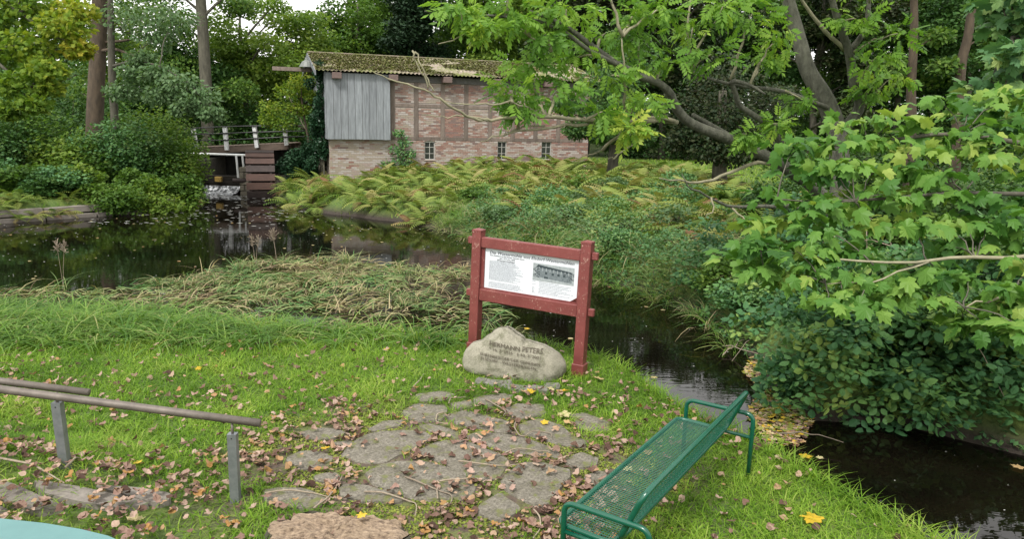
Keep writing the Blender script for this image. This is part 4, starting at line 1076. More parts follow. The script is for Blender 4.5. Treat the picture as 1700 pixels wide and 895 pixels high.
def bgtree(name, label, x, y, h, cr, mt, n=9000, size=.2, low=.12, bark='bark', tr=.25, K=34, group=None, cat='tree', flat=.55, cone=False, up=.5, cl=1.):
    z0 = float(hz(x, y)); e = empty(name, (x, y, z0-.1), label, cat, group); o = np.array([x, y, z0-.1])
    tp = np.array([x+rng.normal(0, .3), y, z0+h*.85]); P, R = limb((x, y, z0-.3), tp, tr, tr*.25, 0, 8, .08)
    g = Geo(); g.tube(P, R, 9); g.build('trunk', M[bark], e, True, off=o)
    d = inball(K, .55); C_ = np.array([x, y, z0+h*(low+1)/2])+d*np.array([cr, cr, h*(1-low)/2])
    if cone: C_[:, :2] = np.array([x, y])+(C_[:, :2]-[x, y])*(1.15-(C_[:, 2:3]-z0)/h)
    rs = np.stack([rng.uniform(.8, 1.7, K)*cl]*2+[rng.uniform(.45, .95, K)*cl], 1)*(cr/3.2)**.5
    for i in range(0, K, max(1, K//9)):
        hh = np.clip((C_[i, 2]-z0)*.75, h*.1, h*.8); j = hh/h/.85; a = P[0]*(1-j)+P[-1]*j
        Q, R2 = limb(a, C_[i], tr*.35, .03, .05); g = Geo(); g.tube(Q, R2, 6); g.build('branch', M[bark], e, True, off=o)
    g = Geo(); cloud(g, C_, rs, n//K, QUAD, size, up, .4); part(g.build('crown', M[mt], e, off=o), kind='stuff')
    return e
def X_at(px, Y): return (px-850)/F*Y
def bush(name, label, x, y, r, h, mt, n=2600, size=.11, group=None, tmpl=QUAD, cat='bush', K=9, up=.7, z=None):
    z0 = float(hz(x, y)) if z is None else z; e = empty(name, (x, y, z0), label, cat, group); o = np.array([x, y, z0])
    d = inball(K, .6); d[:, 2] = np.abs(d[:, 2]); C_ = o+d*np.array([r*.75, r*.75, h*.75])+[0, 0, h*.15]
    rs = np.stack([rng.uniform(.4, .65, K)*r]*2+[rng.uniform(.25, .45, K)*h], 1)
    g = Geo()
    for i in range(min(K, 5)): P, R = limb(o+rng.normal(0, .05*r, 3)*[1, 1, 0]-[0, 0, .05], C_[i], .02+.012*r, .008, .05); g.tube(P, R, 5)
    part(g.build('stem', M['bark'], e, True, off=o), kind='stuff')
    g = Geo(); cloud(g, C_, rs, n//K, tmpl, size, up, .45, low=z0-.15); part(g.build('foliage', M[mt], e, off=o), kind='stuff')
    return e

# ------------------------------------------------------------------ background trees
BG = [('broadleaf_tree', 'tall mid green tree at the far left behind the yellow maple', -60, 44, 10, 4.2, 'broad'),
      ('broadleaf_tree', 'dense green tree behind the reddish trunk on the left', 90, 46, 9, 3.8, 'broad'),
      ('broadleaf_tree', 'green tree filling the gap right of the reddish trunk', 230, 48, 9.5, 3.4, 'light'),
      ('broadleaf_tree', 'darker green tree behind the left end of the footbridge', 300, 43, 6.0, 3., 'bush'),
      ('broadleaf_tree', 'bright yellow green tree above the middle of the footbridge', 415, 46, 9.4, 3.4, 'light'),
      ('broadleaf_tree', 'light green low tree between footbridge and mill gable', 505, 49, 8.6, 3.2, 'light'),
      ('broadleaf_tree', 'green tree whose crown shows just left of the roof ridge', 590, 54, 11, 3.6, 'broad'),
      ('conifer', 'very dark ivy clad conifer rising behind the mill roof', 690, 50, 15, 2.6, 'dark'),
      ('broadleaf_tree', 'green tree behind the middle of the mossy roof', 775, 54, 14, 4., 'broad'),
      ('broadleaf_tree', 'olive green tree behind the right half of the roof', 870, 52, 13, 4., 'light'),
      ('copper_beech', 'brownish copper tree above the right end of the roof', 965, 50, 13, 3.8, 'copper'),
      ('copper_beech', 'dark copper tree behind the leaning ash leaves', 1090, 48, 12.5, 4.2, 'copper'),
      ('broadleaf_tree', 'dark green tree right of the copper trees', 1200, 50, 14, 4.4, 'bush'),
      ('copper_beech', 'dark copper crown behind the forked ash trunk', 1330, 47, 14, 4.4, 'copper'),
      ('broadleaf_tree', 'green tree behind the two slender bare trunks', 1460, 50, 15, 4.4, 'broad'),
      ('broadleaf_tree', 'dark green tree at the right behind the sycamore', 1580, 46, 14.5, 4.4, 'bush'),
      ('broadleaf_tree', 'bright green tree at the far right edge', 1720, 48, 15, 4.4, 'broad'),
      ('broadleaf_tree', 'shaded green tree beyond the far right edge', 1860, 44, 13, 4.2, 'bush')]
for nm, lb, px, Y, h, cr, mt in BG:
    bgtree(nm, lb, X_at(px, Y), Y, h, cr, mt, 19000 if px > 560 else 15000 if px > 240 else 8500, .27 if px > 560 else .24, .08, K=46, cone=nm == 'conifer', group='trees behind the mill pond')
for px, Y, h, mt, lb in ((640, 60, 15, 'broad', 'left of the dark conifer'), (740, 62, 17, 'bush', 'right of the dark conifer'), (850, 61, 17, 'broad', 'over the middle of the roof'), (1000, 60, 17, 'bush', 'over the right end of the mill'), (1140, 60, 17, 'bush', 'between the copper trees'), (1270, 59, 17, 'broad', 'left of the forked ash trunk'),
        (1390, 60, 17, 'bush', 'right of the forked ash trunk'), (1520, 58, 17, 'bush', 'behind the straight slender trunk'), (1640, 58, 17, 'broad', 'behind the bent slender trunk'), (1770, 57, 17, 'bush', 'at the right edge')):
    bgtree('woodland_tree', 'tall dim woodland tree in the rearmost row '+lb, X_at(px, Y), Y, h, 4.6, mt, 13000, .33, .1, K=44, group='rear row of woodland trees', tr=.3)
# far wood
g = Geo(); K = 420; x = rng.uniform(-75, 75, K); y = rng.uniform(66, 84, K); z = 1.5+rng.random(K)*6.5*(.65+.5*fbm(x*.12+4, y*0+2))
g_c = np.stack([x, y, z], 1); cloud(g, g_c, np.stack([rng.uniform(2, 4, K)]*2+[rng.uniform(1.2, 2.2, K)], 1), 150, QUAD, .55, .4, .4)
tag(g.build('far_wood', M['bush']), 'far wood closing the view behind the pond', 'wood', kind='stuff')
# understory behind
US = [(-120, 36, 2.6, 4.4), (-20, 37, 2.6, 4.), (70, 39, 2.8, 4.4), (150, 40, 2.6, 3.8), (240, 41, 2.6, 3.6), (330, 42, 2.4, 3.2), (420, 43.5, 2.4, 3.), (500, 44, 2.4, 3.4),
      (1040, 50, 3, 3.4), (1120, 49, 3, 3.8), (1210, 48.5, 3, 4), (1290, 50, 3, 3.6), (1380, 49, 3, 4), (1470, 48, 3, 3.4), (1560, 47, 3, 4), (1650, 49, 3, 4), (1740, 47, 3, 4)]
def lmk(px, marks):
    return min(marks, key=lambda m_: abs(m_[0]-px))[1]
UM = [(-120, 'beyond the left edge'), (0, 'under the yellowing maple'), (90, 'left of the reddish trunk'), (150, 'right behind the reddish trunk'), (240, 'behind the pale green spray'), (330, 'behind the grey brown trunk'), (420, 'behind the middle of the bridge'), (500, 'behind the shrub by the mill'),
      (1040, 'right of the mill end'), (1120, 'at the back of the sunny lawn'), (1210, 'behind the beech trunk'), (1290, 'left behind the ash trunk'), (1380, 'right behind the ash trunk'), (1470, 'left of the straight slender trunk'), (1560, 'between the two slender trunks'), (1650, 'right of the bent slender trunk'), (1740, 'beyond the right edge')]
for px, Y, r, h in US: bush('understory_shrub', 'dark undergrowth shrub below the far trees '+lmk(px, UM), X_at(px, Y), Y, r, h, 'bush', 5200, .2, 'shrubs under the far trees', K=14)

# ------------------------------------------------------------------ left bank trees
def pathtree(name, label, trunk, bark, clumps, mt, n, tmpl, size, group=None, up=.7, extra=(), branches=True, tw=.028, mats=None, cat='tree', single=0, rootdz=.3):
    """trunk: list (px,py,Y,r); clumps: list (px,py,Y,radius px)"""
    P = [aty(a, b, c) for a, b, c, r in trunk]; R = [r for *_, r in trunk]
    z0 = float(hz(P[0][0], P[0][1])); P[0] = np.array([P[0][0], P[0][1], z0-rootdz]); o = np.array([P[0][0], P[0][1], z0])
    e = empty(name, o, label, cat, group)
    tt = np.linspace(0, len(P)-1, len(P)*4); PP = np.stack([np.interp(tt, range(len(P)), [p[i] for p in P]) for i in range(3)], 1); RR = np.interp(tt, range(len(P)), R)
    for _ in range(2): PP[1:-1] = (PP[:-2]+PP[1:-1]*2+PP[2:])/4
    RR[0] *= 1.25
    g = Geo(); g.tube(PP, RR, 12); g.build('trunk', M[bark], e, True, off=o)
    for br in extra:
        Q = np.array([aty(a, b, c) for a, b, c, r in br]); R2 = [r for *_, r in br]
        tt = np.linspace(0, len(Q)-1, len(Q)*3); QQ = np.stack([np.interp(tt, range(len(Q)), Q[:, i]) for i in range(3)], 1); QQ[1:-1] = (QQ[:-2]+QQ[1:-1]*2+QQ[2:])/4
        if R2[0] < .05: QQ += rng.normal(0, .012, QQ.shape)
        g = Geo(); g.tube(QQ, np.interp(tt, range(len(Q)), R2), 8); g.build('branch', M['lichen'] if R2[0] < .045 else M[bark], e, True, off=o)
    Cc = np.array([aty(a, b, c) for a, b, c, r in clumps]); rs = np.array([[r/F*c, r/F*c*1.1, r/F*c*.6] for a, b, c, r in clumps])
    if branches:
        allp = [PP]+[np.array([aty(a, b, c) for a, b, c, r in br]) for br in extra]; allp = np.concatenate(allp)
        for c_ in Cc:
            dd = np.linalg.norm(allp-c_, axis=1)+.8*np.maximum(allp[:, 2]-c_[2]+.3, 0); a = allp[np.argmin(dd)]
            Q, R2 = limb(a, c_, tw, tw*.3, .06, 7, .12); g = Geo(); g.tube(Q, R2, 6); g.build('branch', M['lichen' if bark == 'ashbark' else bark], e, True, off=o)
    return e, o, Cc, rs
def finish(e, o, Cc, rs, n, tmpl, size, mt, up, single, rr=None, sh=.5, droop=0.):
    """leaves of a near tree: the `single` largest in view are parts, the rest one part"""
    V, T = tmpl; K = len(Cc); idx = np.repeat(np.arange(K), n if np.isscalar(n) else np.asarray(n)); N = len(idx)
    P = Cc[idx]+inball(N, sh)*rs[idx]
    r = np.clip(.15+.7*rng.random(N), 0, 1) if rr is None else np.clip(np.asarray(rr)[idx]+.5*(rng.random(N)-.5), 0, 1)
    nn = rng.normal(0, .6, (N, 3))+np.array([0, -.25, up]); nn /= np.linalg.norm(nn, axis=1)[:, None]
    out = (P-Cc[idx]); out[:, 2] -= droop*1.; out += rng.normal(0, .15, out.shape); Mx = sc(frame(nn, out), rng.uniform(size*.72, size*1.25, N))
    px, py, z = proj(P); vis = (px > -10) & (px < 1710) & (py > -10) & (py < 905) & (z > 0)
    order = np.argsort(np.where(vis, z, 1e6)); sgl = order[:single]; rest = order[single:]
    ms = []
    if single:
        for k in range(6):
            g = Geo(); VV = V.copy(); VV[:, 2] += rng.normal(0, .025, len(V)); g.add(VV, T, .08+.16*k); ms.append(g.mesh('leaf', M[mt]))
        for i in sgl:
            ob = bpy.data.objects.new('leaf', ms[min(5, int(r[i]*6))]); C.objects.link(ob); ob.parent = e
            m_ = Mx[i]; p = P[i]-o
            ob.matrix_local = Matrix([[*m_[0], p[0]], [*m_[1], p[1]], [*m_[2], p[2]], [0, 0, 0, 1]])
    g = Geo(); g.inst(V, T, Mx[rest], P[rest], r[rest]); part(g.build('crown', M[mt], e, off=o), kind='stuff')

e, o, Cc, rs = pathtree('pine_tree', 'tall tree with thick reddish brown trunk on the left bank', [(153, 262, 31, .36), (157, 200, 31, .33), (161, 120, 31, .31), (165, 40, 31, .29), (167, -60, 31, .27), (168, -220, 31, .2)], 'redbark',
    [(120, -40, 31, 70), (210, -30, 31, 70), (165, -100, 31, 90), (90, 10, 32, 50), (235, 20, 32, 50), (190, 75, 32, 30), (130, 150, 32, 40)], 'broad', 0, QUAD, .2,
    extra=[[(165, 85, 31, .08), (190, 80, 30.5, .06), (215, 90, 30, .05), (245, 100, 29.5, .03)], [(166, 70, 31, .06), (200, 68, 31, .05), (235, 62, 31, .03)]])
finish(e, o, Cc, rs, 420, QUAD, .17, 'broad', .7, 0)
e, o, Cc, rs = pathtree('whitebeam', 'slender grey tree with drooping pale green spray beside the reddish trunk', [(193, 265, 30, .17), (190, 190, 30, .15), (186, 130, 30, .14), (184, 40, 30, .12), (182, -40, 30, .08)], 'bark',
    [(225, 118, 29, 28), (262, 122, 28.6, 30), (300, 138, 28.2, 34), (330, 160, 28, 34), (352, 188, 27.8, 22), (270, 158, 28.4, 30), (235, 95, 29, 24), (310, 178, 28, 26), (205, 150, 29, 30), (220, 30, 30, 50), (260, 60, 30, 40), (290, 30, 30, 40)], 'pale', 0, QUAD, .2,
    extra=[[(186, 110, 30, .06), (220, 100, 29, .05), (265, 108, 28.6, .035), (310, 135, 28.2, .02)]])
finish(e, o, Cc, rs, 520, OVAL, .15, 'pale', .8, 0, droop=.5)
e, o, Cc, rs = pathtree('broadleaf_tree', 'tall grey brown trunk left of the sky gap behind the footbridge', [(345, 235, 41, .34), (341, 120, 41, .3), (336, 40, 41, .28), (332, -20, 41, .26), (328, -200, 41, .15)], 'bark',
    [(330, -60, 41, 90), (260, 10, 42, 60), (395, 10, 42, 32), (300, 50, 42, 45), (250, -40, 41, 70), (395, 150, 42, 36), (300, 120, 42, 50)], 'broad', 0, QUAD, .2,
    extra=[[(335, 30, 41, .09), (360, 5, 41, .07), (400, -30, 41, .04)], [(334, 20, 41, .09), (310, 0, 41, .06), (280, -30, 41, .04)]])
finish(e, o, Cc, rs, 1000, QUAD, .2, 'broad', .6, 0)
e, o, Cc, rs = pathtree('field_maple', 'yellowing maple hanging into the top left corner', [(-500, 330, 13.5, .3), (-480, 100, 14, .26), (-380, -60, 15, .22), (-250, -120, 16, .16), (-120, -130, 17, .1), (0, -110, 17.5, .06)], 'bark',
    [(10, 20, 17, 50), (60, 15, 17, 50), (105, 45, 16.5, 42), (50, 75, 16.5, 45), (5, 90, 17, 45), (75, 115, 16, 34), (30, 140, 16, 38), (55, 172, 15.8, 26), (-30, 60, 17, 60), (130, 82, 16.5, 24), (125, 20, 17, 34), (85, 145, 16, 20), (-40, 150, 16.5, 50), (-60, -20, 17, 70), (30, -50, 17, 70), (15, 185, 16, 22)], 'yellow', 0, QUAD, .1,
    extra=[[(-120, -130, 17, .08), (-40, -40, 17, .06), (30, 20, 16.8, .04), (90, 60, 16.5, .02)], [(-250, -120, 16, .09), (-120, 0, 16.3, .06), (-20, 90, 16.2, .04), (50, 150, 16, .02)]])
V5, T5 = maple_t(.3)
finish(e, o, Cc, rs, 420, (V5, T5), .1, 'yellow', .6, 300, rr=[.1, .2, .4, .3, .1, .3, .1, .15, .1, .66, .5, .35, .1, .1, .1, .1])

# left bank shrubs
LM = [(-130, 'far outside the left edge'), (-70, 'just outside the left edge'), (-30, 'at the left edge'), (20, 'in the left corner'), (40, 'near the left corner'), (70, 'under the yellow leaves'), (110, 'left of the reddish trunk'), (145, 'at the foot of the reddish trunk'), (180, 'right of the reddish trunk'), (195, 'under the slim grey trunk'), (225, 'by the end of the stone edging'), (240, 'under the pale spray'), (275, 'left of the bridge foot'), (305, 'touching the left bridge end')]
LB = [(25, 26.2, 1.1, .8), (-25, 26, 1.2, 1.), (70, 26.0, .9, .7), (185, 26.6, 1.2, 1.2), (255, 27.6, 1.3, 1.4), (300, 29.0, 1.0, 1.2), (95, 26.6, 1.1, .9), (20, 28.5, 1.9, 2.6), (70, 30, 1.9, 3.4), (110, 28.5, 1.6, 2.2), (145, 29, 1.3, 1.8), (195, 29.5, 1.6, 2.4), (240, 30, 1.7, 2.7), (275, 30.5, 1.5, 2.2), (305, 31.5, 1.2, 1.9), (-30, 30, 2.2, 3.6), (40, 33, 2.4, 4.4), (110, 34, 2.4, 4.2),
      (180, 34.5, 2.2, 3.6), (245, 35, 2.2, 3.6), (295, 35.5, 1.7, 2.8), (-70, 27, 2, 2.6), (-130, 28, 2.4, 3.6), (225, 28, .9, .9), (135, 27.2, 1., .9)]
for i, (px, Y, r, h) in enumerate(LB):
    bush('bank_shrub', ('low' if h < 1.5 else 'tall' if h > 3 else 'mid height')+(' shrub in the front row, left bank, ' if Y < 31.6 else ' shrub in the back row, left bank, ')+lmk(px, LM), X_at(px, Y), Y, r, h, ['broad', 'nettle', 'bush', 'broad', 'light'][i % 5], 4200, .15, 'shrubs on the left bank', tmpl=QUAD, K=12)
g = Geo()
for i, (px, Y) in enumerate(((268, 28.6), (205, 27.3))): pass

# ------------------------------------------------------------------ plants at the mill
def millw(x, y, z): v = MO+EU*x-EV*y; return np.array([v[0], v[1], z])
iv = empty('ivy', millw(-.3, .6, .3), 'dark ivy climbing the left corner of the mill gable', 'ivy'); io = np.array(iv.location); 
K = 46; z = rng.uniform(.3, ZE+.25, K); Cc = np.array([millw(rng.uniform(-.62, -.1)-.25*max(0, 1.6-zz), rng.uniform(.25, 1.6), zz) for zz in z])
g = Geo(); cloud(g, Cc, np.tile([.28, .4, .3], (K, 1)), 170, OVAL, .12, .2, .5); part(g.build('foliage', M['ivy'], iv, off=io), kind='stuff')
for k in range(3):
    g = Geo(); g.tube([millw(-.2-.1*k, .4+.3*k, .1), millw(-.25, .5+.3*k, 2), millw(-.15, .6+.3*k, ZE)], [.05, .04, .02], 6); g.build('stem', M['bark'], iv, off=io)
bx_ = aty(512, 270, 34.2); bush('ivy', 'dark low mound of ivy between the waterwheel and the mill', bx_[0], bx_[1], 1.15, 1.9, 'ivy', 6000, .12, K=14, cat='ivy')
bx_ = aty(487, 285, 33.8); bush('ivy', 'small dark ivy patch right behind the waterwheel', bx_[0], bx_[1], .9, 1.4, 'ivy', 3800, .12, K=10, cat='ivy')
e, o, Cc, rs = pathtree('shrub_tree', 'yellow green shrub with forked brown stems left of the mill', [(518, 262, 35, .07), (512, 230, 35, .06), (505, 195, 35, .05), (500, 160, 35, .03)], 'redbark',
    [(480, 150, 35, 26), (455, 180, 35, 26), (500, 135, 35.3, 22), (470, 205, 34.7, 22), (495, 180, 35, 18), (445, 200, 35, 16), (520, 160, 35.3, 14)], 'light', 0, QUAD, .1,
    extra=[[(515, 245, 35, .05), (524, 210, 35, .04), (522, 170, 35, .03)], [(508, 215, 35, .04), (494, 190, 35, .03), (480, 160, 35, .02)]])
finish(e, o, Cc, rs, 420, OVAL, .12, 'yellow', .6, 0, rr=[.25, .3, .4, .2, .3, .25, .3])
def wall_y(px, py, off):   # depth of a point `off` in front of the mill wall
    d = ray(px, py); o_ = MO+EV*off; t = ((o_-CAM)@EV)/(d@EV); return (CAM+d*t)[1]
ys_ = wall_y(672, 250, .5)
e, o, Cc, rs = pathtree('sapling', 'young green sapling against the brick wall right of the grey boards', [(673, 300, ys_, .04), (671, 260, ys_, .03), (666, 218, ys_, .02)], 'bark',
    [(662, 222, ys_, 9), (672, 236, ys_, 12), (660, 250, ys_, 14), (680, 256, ys_, 12), (668, 268, ys_, 17), (645, 273, ys_, 12), (682, 275, ys_, 12)], 'nettle', 0, QUAD, .1, branches=True)
finish(e, o, Cc, rs, 130, OVAL, .13, 'nettle', .8, 0)

# ferns
fr_t = frond(); fern_meshes = []
for v in range(6):
    g = Geo(); n = 13
    for k in range(n):
        a = 2*math.pi*k/n+rng.normal(0, .25); L = rng.uniform(.6, 1.15); rz_ = rotz(a)
        tl = rng.uniform(-.75, .3); ry = np.array([[math.cos(tl), 0, math.sin(tl)], [0, 1, 0], [-math.sin(tl), 0, math.cos(tl)]])
        g.add((fr_t[0]*L)@ry.T@rz_.T, fr_t[1], float(np.clip(rng.choice([.15, .35, .5, .65, .95], p=[.27, .31, .21, .12, .09])+rng.normal(0, .05)+(v-2.5)*.04, 0, 1)))
    fern_meshes.append(g.mesh('fern', M['fern']))
def tufts(geo, cx, cy, nb, L, wd, spread=.07, bend=.9, tint=(.4, .2), base=None, seg=4):
    n = len(cx); idx = np.repeat(np.arange(n), nb); N = len(idx); sz = rng.uniform(.6, 1.3, n); tn = rng.normal(tint[0], tint[1], n)
    ang = rng.uniform(0, 6.28, N); rr_ = np.abs(rng.normal(0, spread, N)); x = cx[idx]+rr_*np.cos(ang); y = cy[idx]+rr_*np.sin(ang); z = (np.maximum(hz(x, y), WL) if base is None else base[idx])-.02
    blades(geo, np.stack([x, y, z], 1), L*sz[idx]*rng.uniform(.6, 1.15, N), wd*rng.uniform(.7, 1.3, N), np.clip(np.abs(rng.normal(.3, .28, N))+rr_*2, 0, 1.4), ang+rng.normal(0, .5, N), bend, seg, np.clip(tn[idx]+rng.normal(0, .14, N), 0, 1), pol=rng.normal(0, .5, N))
def plant(name, meshes, pts, label, cat, group, s=(.8, 1.2), dz=0.):
    for x, y in pts:
        ob = bpy.data.objects.new(name, random.choice(meshes)); C.objects.link(ob); ob.location = (x, y, float(hz(x, y))+dz)
        ob.rotation_euler = (random.uniform(-.15, .15), random.uniform(-.15, .15), random.uniform(0, 6.28)); k = random.uniform(*s); ob.scale = (k, k, k); tag(ob, label, cat, group)
def scatter(n, xr, yr, cond, dmin=.3):
    out = []; tries = 0
    while len(out) < n and tries < n*60:
        tries += 1; x = random.uniform(*xr); y = random.uniform(*yr)
        if not cond(x, y): continue
        if all((x-a)**2+(y-b)**2 > dmin*dmin for a, b in out): out.append((x, y))
    return out
def infront(x, y): return (np.array([x, y, 0])-MO)@EV > .25 or (np.array([x, y, 0])-MO)@EU > L_+.3 or (np.array([x, y, 0])-MO)@EU < -.1
mp_ = lambda x, y: 850+x/y*F
pts = scatter(298, (-10.8, 8.5), (17.5, 36), lambda x, y: sdist(x, y) > .05 and infront(x, y) and not near_side(x, y) and 455 < mp_(x, y) < 1330 and (x < -2.0 or (y > 17.5 and sdist(x, y) > 1.8)) and not (y > 33.5 and x < -8.6), .5)
left = [p for p in pts if mp_(*p) < 760]; right = [p for p in pts if mp_(*p) >= 760]
FM = [(470, 'beside the waterwheel'), (520, 'below the ivy at the mill corner'), (580, 'below the grey boards'), (640, 'below the right edge of the grey boards'), (675, 'below the sapling'), (713, 'below the left mill window'), (760, 'between the left and middle window')]
for ph in FM:
    plant('fern', fern_meshes, [p for p in left if lmk(mp_(*p), FM) == ph[1] and p[1] > 28.6], 'yellowing fern high on the bank '+ph[1], 'fern', 'ferns below the mill, left half', (.75, 1.05))
    plant('fern', fern_meshes, [p for p in left if lmk(mp_(*p), FM) == ph[1] and p[1] <= 28.6], 'yellowing fern near the water '+ph[1], 'fern', 'ferns below the mill, left half', (.75, 1.05))
FM2 = [(790, 'below the middle mill window'), (833, 'just right of the middle window'), (907, 'below the right mill window'), (970, 'at the right mill corner'), (1018, 'around the small dark trunk'), (1100, 'before the sunny lawn'), (1195, 'around the beech trunk'), (1290, 'under the low ash limb')]
for ph in FM2:
    for c0_, c1_, wd_ in ((0, 23, 'low on'), (23, 29, 'halfway up'), (29, 60, 'at the top of')): plant('fern', fern_meshes, [p for p in right if lmk(mp_(*p), FM2) == ph[1] and c0_ <= p[1] < c1_], 'brown tinged fern '+wd_+' the slope '+ph[1], 'fern', 'ferns on the slope to the right', (.7, 1.15))
pts = scatter(55, (-20, -12.3), (23.5, 30.5), lambda x, y: .05 < sdist(x, y) < 1.5 and not near_side(x, y), .35)
plant('fern', fern_meshes, pts, 'yellow green fern along the stone edging of the left bank', 'fern', 'ferns on the left bank edge', (.5, .8))

# mid right bank: nettles and herbs in separate clumps, grass
RB = scatter(36, (-1.6, 7.5), (12.8, 27), lambda x, y: .15 < sdist(x, y) < 9 and not near_side(x, y) and mp_(x, y) < 1420, .75)
for i, (x, y) in enumerate(RB):
    if y > 18: bush('nettle_clump', 'bluish green herb clump '+('far back on the slope ' if y > 22.5 else 'nearer the stream ')+lmk(mp_(x, y), [(800, 'left above the sign'), (880, 'above the notice'), (960, 'above the right sign post'), (1060, 'right of the sign'), (1160, 'before the beech trunk'), (1260, 'before the ash limb'), (1360, 'under the sycamore leaves')]), x, y, random.uniform(.8, 1.3), random.uniform(.3, .75), ['nettle', 'broad', 'nettle', 'pale'][i % 4], 1500, .1, 'herb clumps behind the stream', cat='plant', tmpl=OVAL, K=8)
    else: bush('nettle_clump', 'leafy herb clump on the stream bank '+lmk(mp_(x, y), [(1020, 'just right of the sign'), (1100, 'at the stream bend'), (1180, 'above the leaf raft'), (1260, 'left of the sycamore leaves'), (1360, 'under the sycamore leaves')]), x, y, random.uniform(.55, .9), random.uniform(.4, .75), ['nettle', 'nettle', 'bramble', 'broad'][i % 4], 2800, .075, 'herb clumps beside the sign', cat='plant', tmpl=OVAL, K=9)
g = Geo(); N = 5200; x = rng.uniform(-2.6, 9, N); y = rng.uniform(8, 28, N); s = sdist(x, y)
k = (s > -.12) & (s < 5) & ~near_side(x, y) & (rng.random(N) < np.where(s < .9, 1., .32)) & (fbm(x*.9, y*.9) > .36) & ~((mp_(x, y) > 1250) & (s < 1.5)); x, y, s = x[k], y[k], s[k]; n = len(x); print('bank', n)
tufts(g, x[::2], y[::2], 20, .6, .017, .09, .9, (.5, .2))
gb2 = Geo(); tufts(gb2, x[1::2], y[1::2], 16, .85, .016, .1, .9, (.45, .25)); tag(gb2.build('bank_sedge', M['reed']), 'straw coloured and green sedge stems along the stream bank', 'sedge', kind='stuff')
tag(g.build('bank_grass', M['tallgrass']), 'long grass growing along the far bank of the stream', 'grass', kind='stuff')
# grass on the far lawn and everywhere under the far trees
g = Geo(); N = 42000; x = rng.uniform(-22, 26, N); y = rng.uniform(24, 47, N); k = (sdist(x, y) > .1) & ~near_side(x, y) & np.array([infront(a, b) for a, b in zip(x, y)]); x, y = x[k], y[k]; n = len(x)
blades(g, np.stack([x, y, hz(x, y)-.02], 1), rng.uniform(.12, .3, n), np.full(n, .03), np.abs(rng.normal(.2, .3, n)), rng.uniform(0, 6.28, n), .6, 2)
tag(g.build('far_grass', M['grass']), 'rough grass on the ground around the mill', 'grass', kind='stuff')

# ------------------------------------------------------------------ trees on the right
e, o, Cc, rs = pathtree('broadleaf_tree', 'dark trunked small tree at the right corner of the mill', [(1016, 294, 31.5, .24), (1018, 260, 31.5, .22), (1024, 225, 31.5, .2), (1030, 150, 31.5, .16)], 'bark',
    [(985, 190, 31, 40), (1040, 180, 31, 45), (1010, 140, 31.5, 50), (960, 215, 31, 26), (1060, 225, 31, 30), (1000, 225, 31, 24), (940, 175, 31.5, 24), (1050, 110, 32, 60)], 'bush', 0, QUAD, .12)
finish(e, o, Cc, rs, 1300, OVAL, .13, 'bush', .6, 0)
e, o, Cc, rs = pathtree('copper_beech', 'dark leaved beech with short trunk on the lawn behind the stream', [(1195, 332, 27, .32), (1194, 290, 27, .28), (1196, 240, 27, .22), (1200, 150, 27, .14)], 'bark',
    [(1180, 240, 26.5, 50), (1220, 250, 26.5, 46), (1160, 215, 27, 46), (1240, 215, 27, 52), (1195, 190, 27, 60), (1130, 235, 27, 30), (1265, 245, 27, 36), (1200, 130, 27.5, 70), (1120, 180, 27.5, 40), (1290, 170, 27.5, 50)], 'copper', 0, QUAD, .12)
finish(e, o, Cc, rs, 1300, OVAL, .13, 'copper', .6, 0)
for a, b, lb in (([(1514, 200), (1512, 150), (1516, 90), (1518, 40), (1517, -20), (1515, -120)], .125, 'straight slender bare trunk behind the sycamore leaves'),
                 ([(1590, 210), (1592, 150), (1596, 100), (1608, 60), (1612, 15), (1630, -30)], .14, 'bent slender bare trunk at the right behind the leaves')):
    e, o, Cc, rs = pathtree('young_tree', lb, [(a[0][0]-5, 330, 20, b)]+[(p[0], p[1], 20, b-.01*i) for i, p in enumerate(a)], 'redbark', [(a[-1][0]-60, -60, 20, 60), (a[-1][0]+40, -70, 20, 60), (a[3][0]+40, 60, 20, 22), (a[3][0]-40, 110, 20, 24)], 'broad', 0, QUAD, .12)
    finish(e, o, Cc, rs, 350, OVAL, .13, 'broad', .6, 0)
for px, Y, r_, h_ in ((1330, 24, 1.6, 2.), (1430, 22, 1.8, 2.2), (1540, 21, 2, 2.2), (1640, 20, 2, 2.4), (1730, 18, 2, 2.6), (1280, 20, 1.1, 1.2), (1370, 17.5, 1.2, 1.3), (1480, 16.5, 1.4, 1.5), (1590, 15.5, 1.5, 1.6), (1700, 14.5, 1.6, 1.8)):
    bush('dark_shrub', 'shaded dark shrub behind the sycamore leaves, '+('back' if Y > 19.5 else 'front')+' row, '+lmk(px, [(1300, 'leftmost'), (1380, 'near the ash foot'), (1470, 'left of the slender trunks'), (1570, 'between the slender trunks'), (1660, 'right of the slender trunks'), (1740, 'rightmost')]), X_at(px, Y), Y, r_, h_, 'bush', 4200, .11, 'shaded shrubs at the right', K=12)

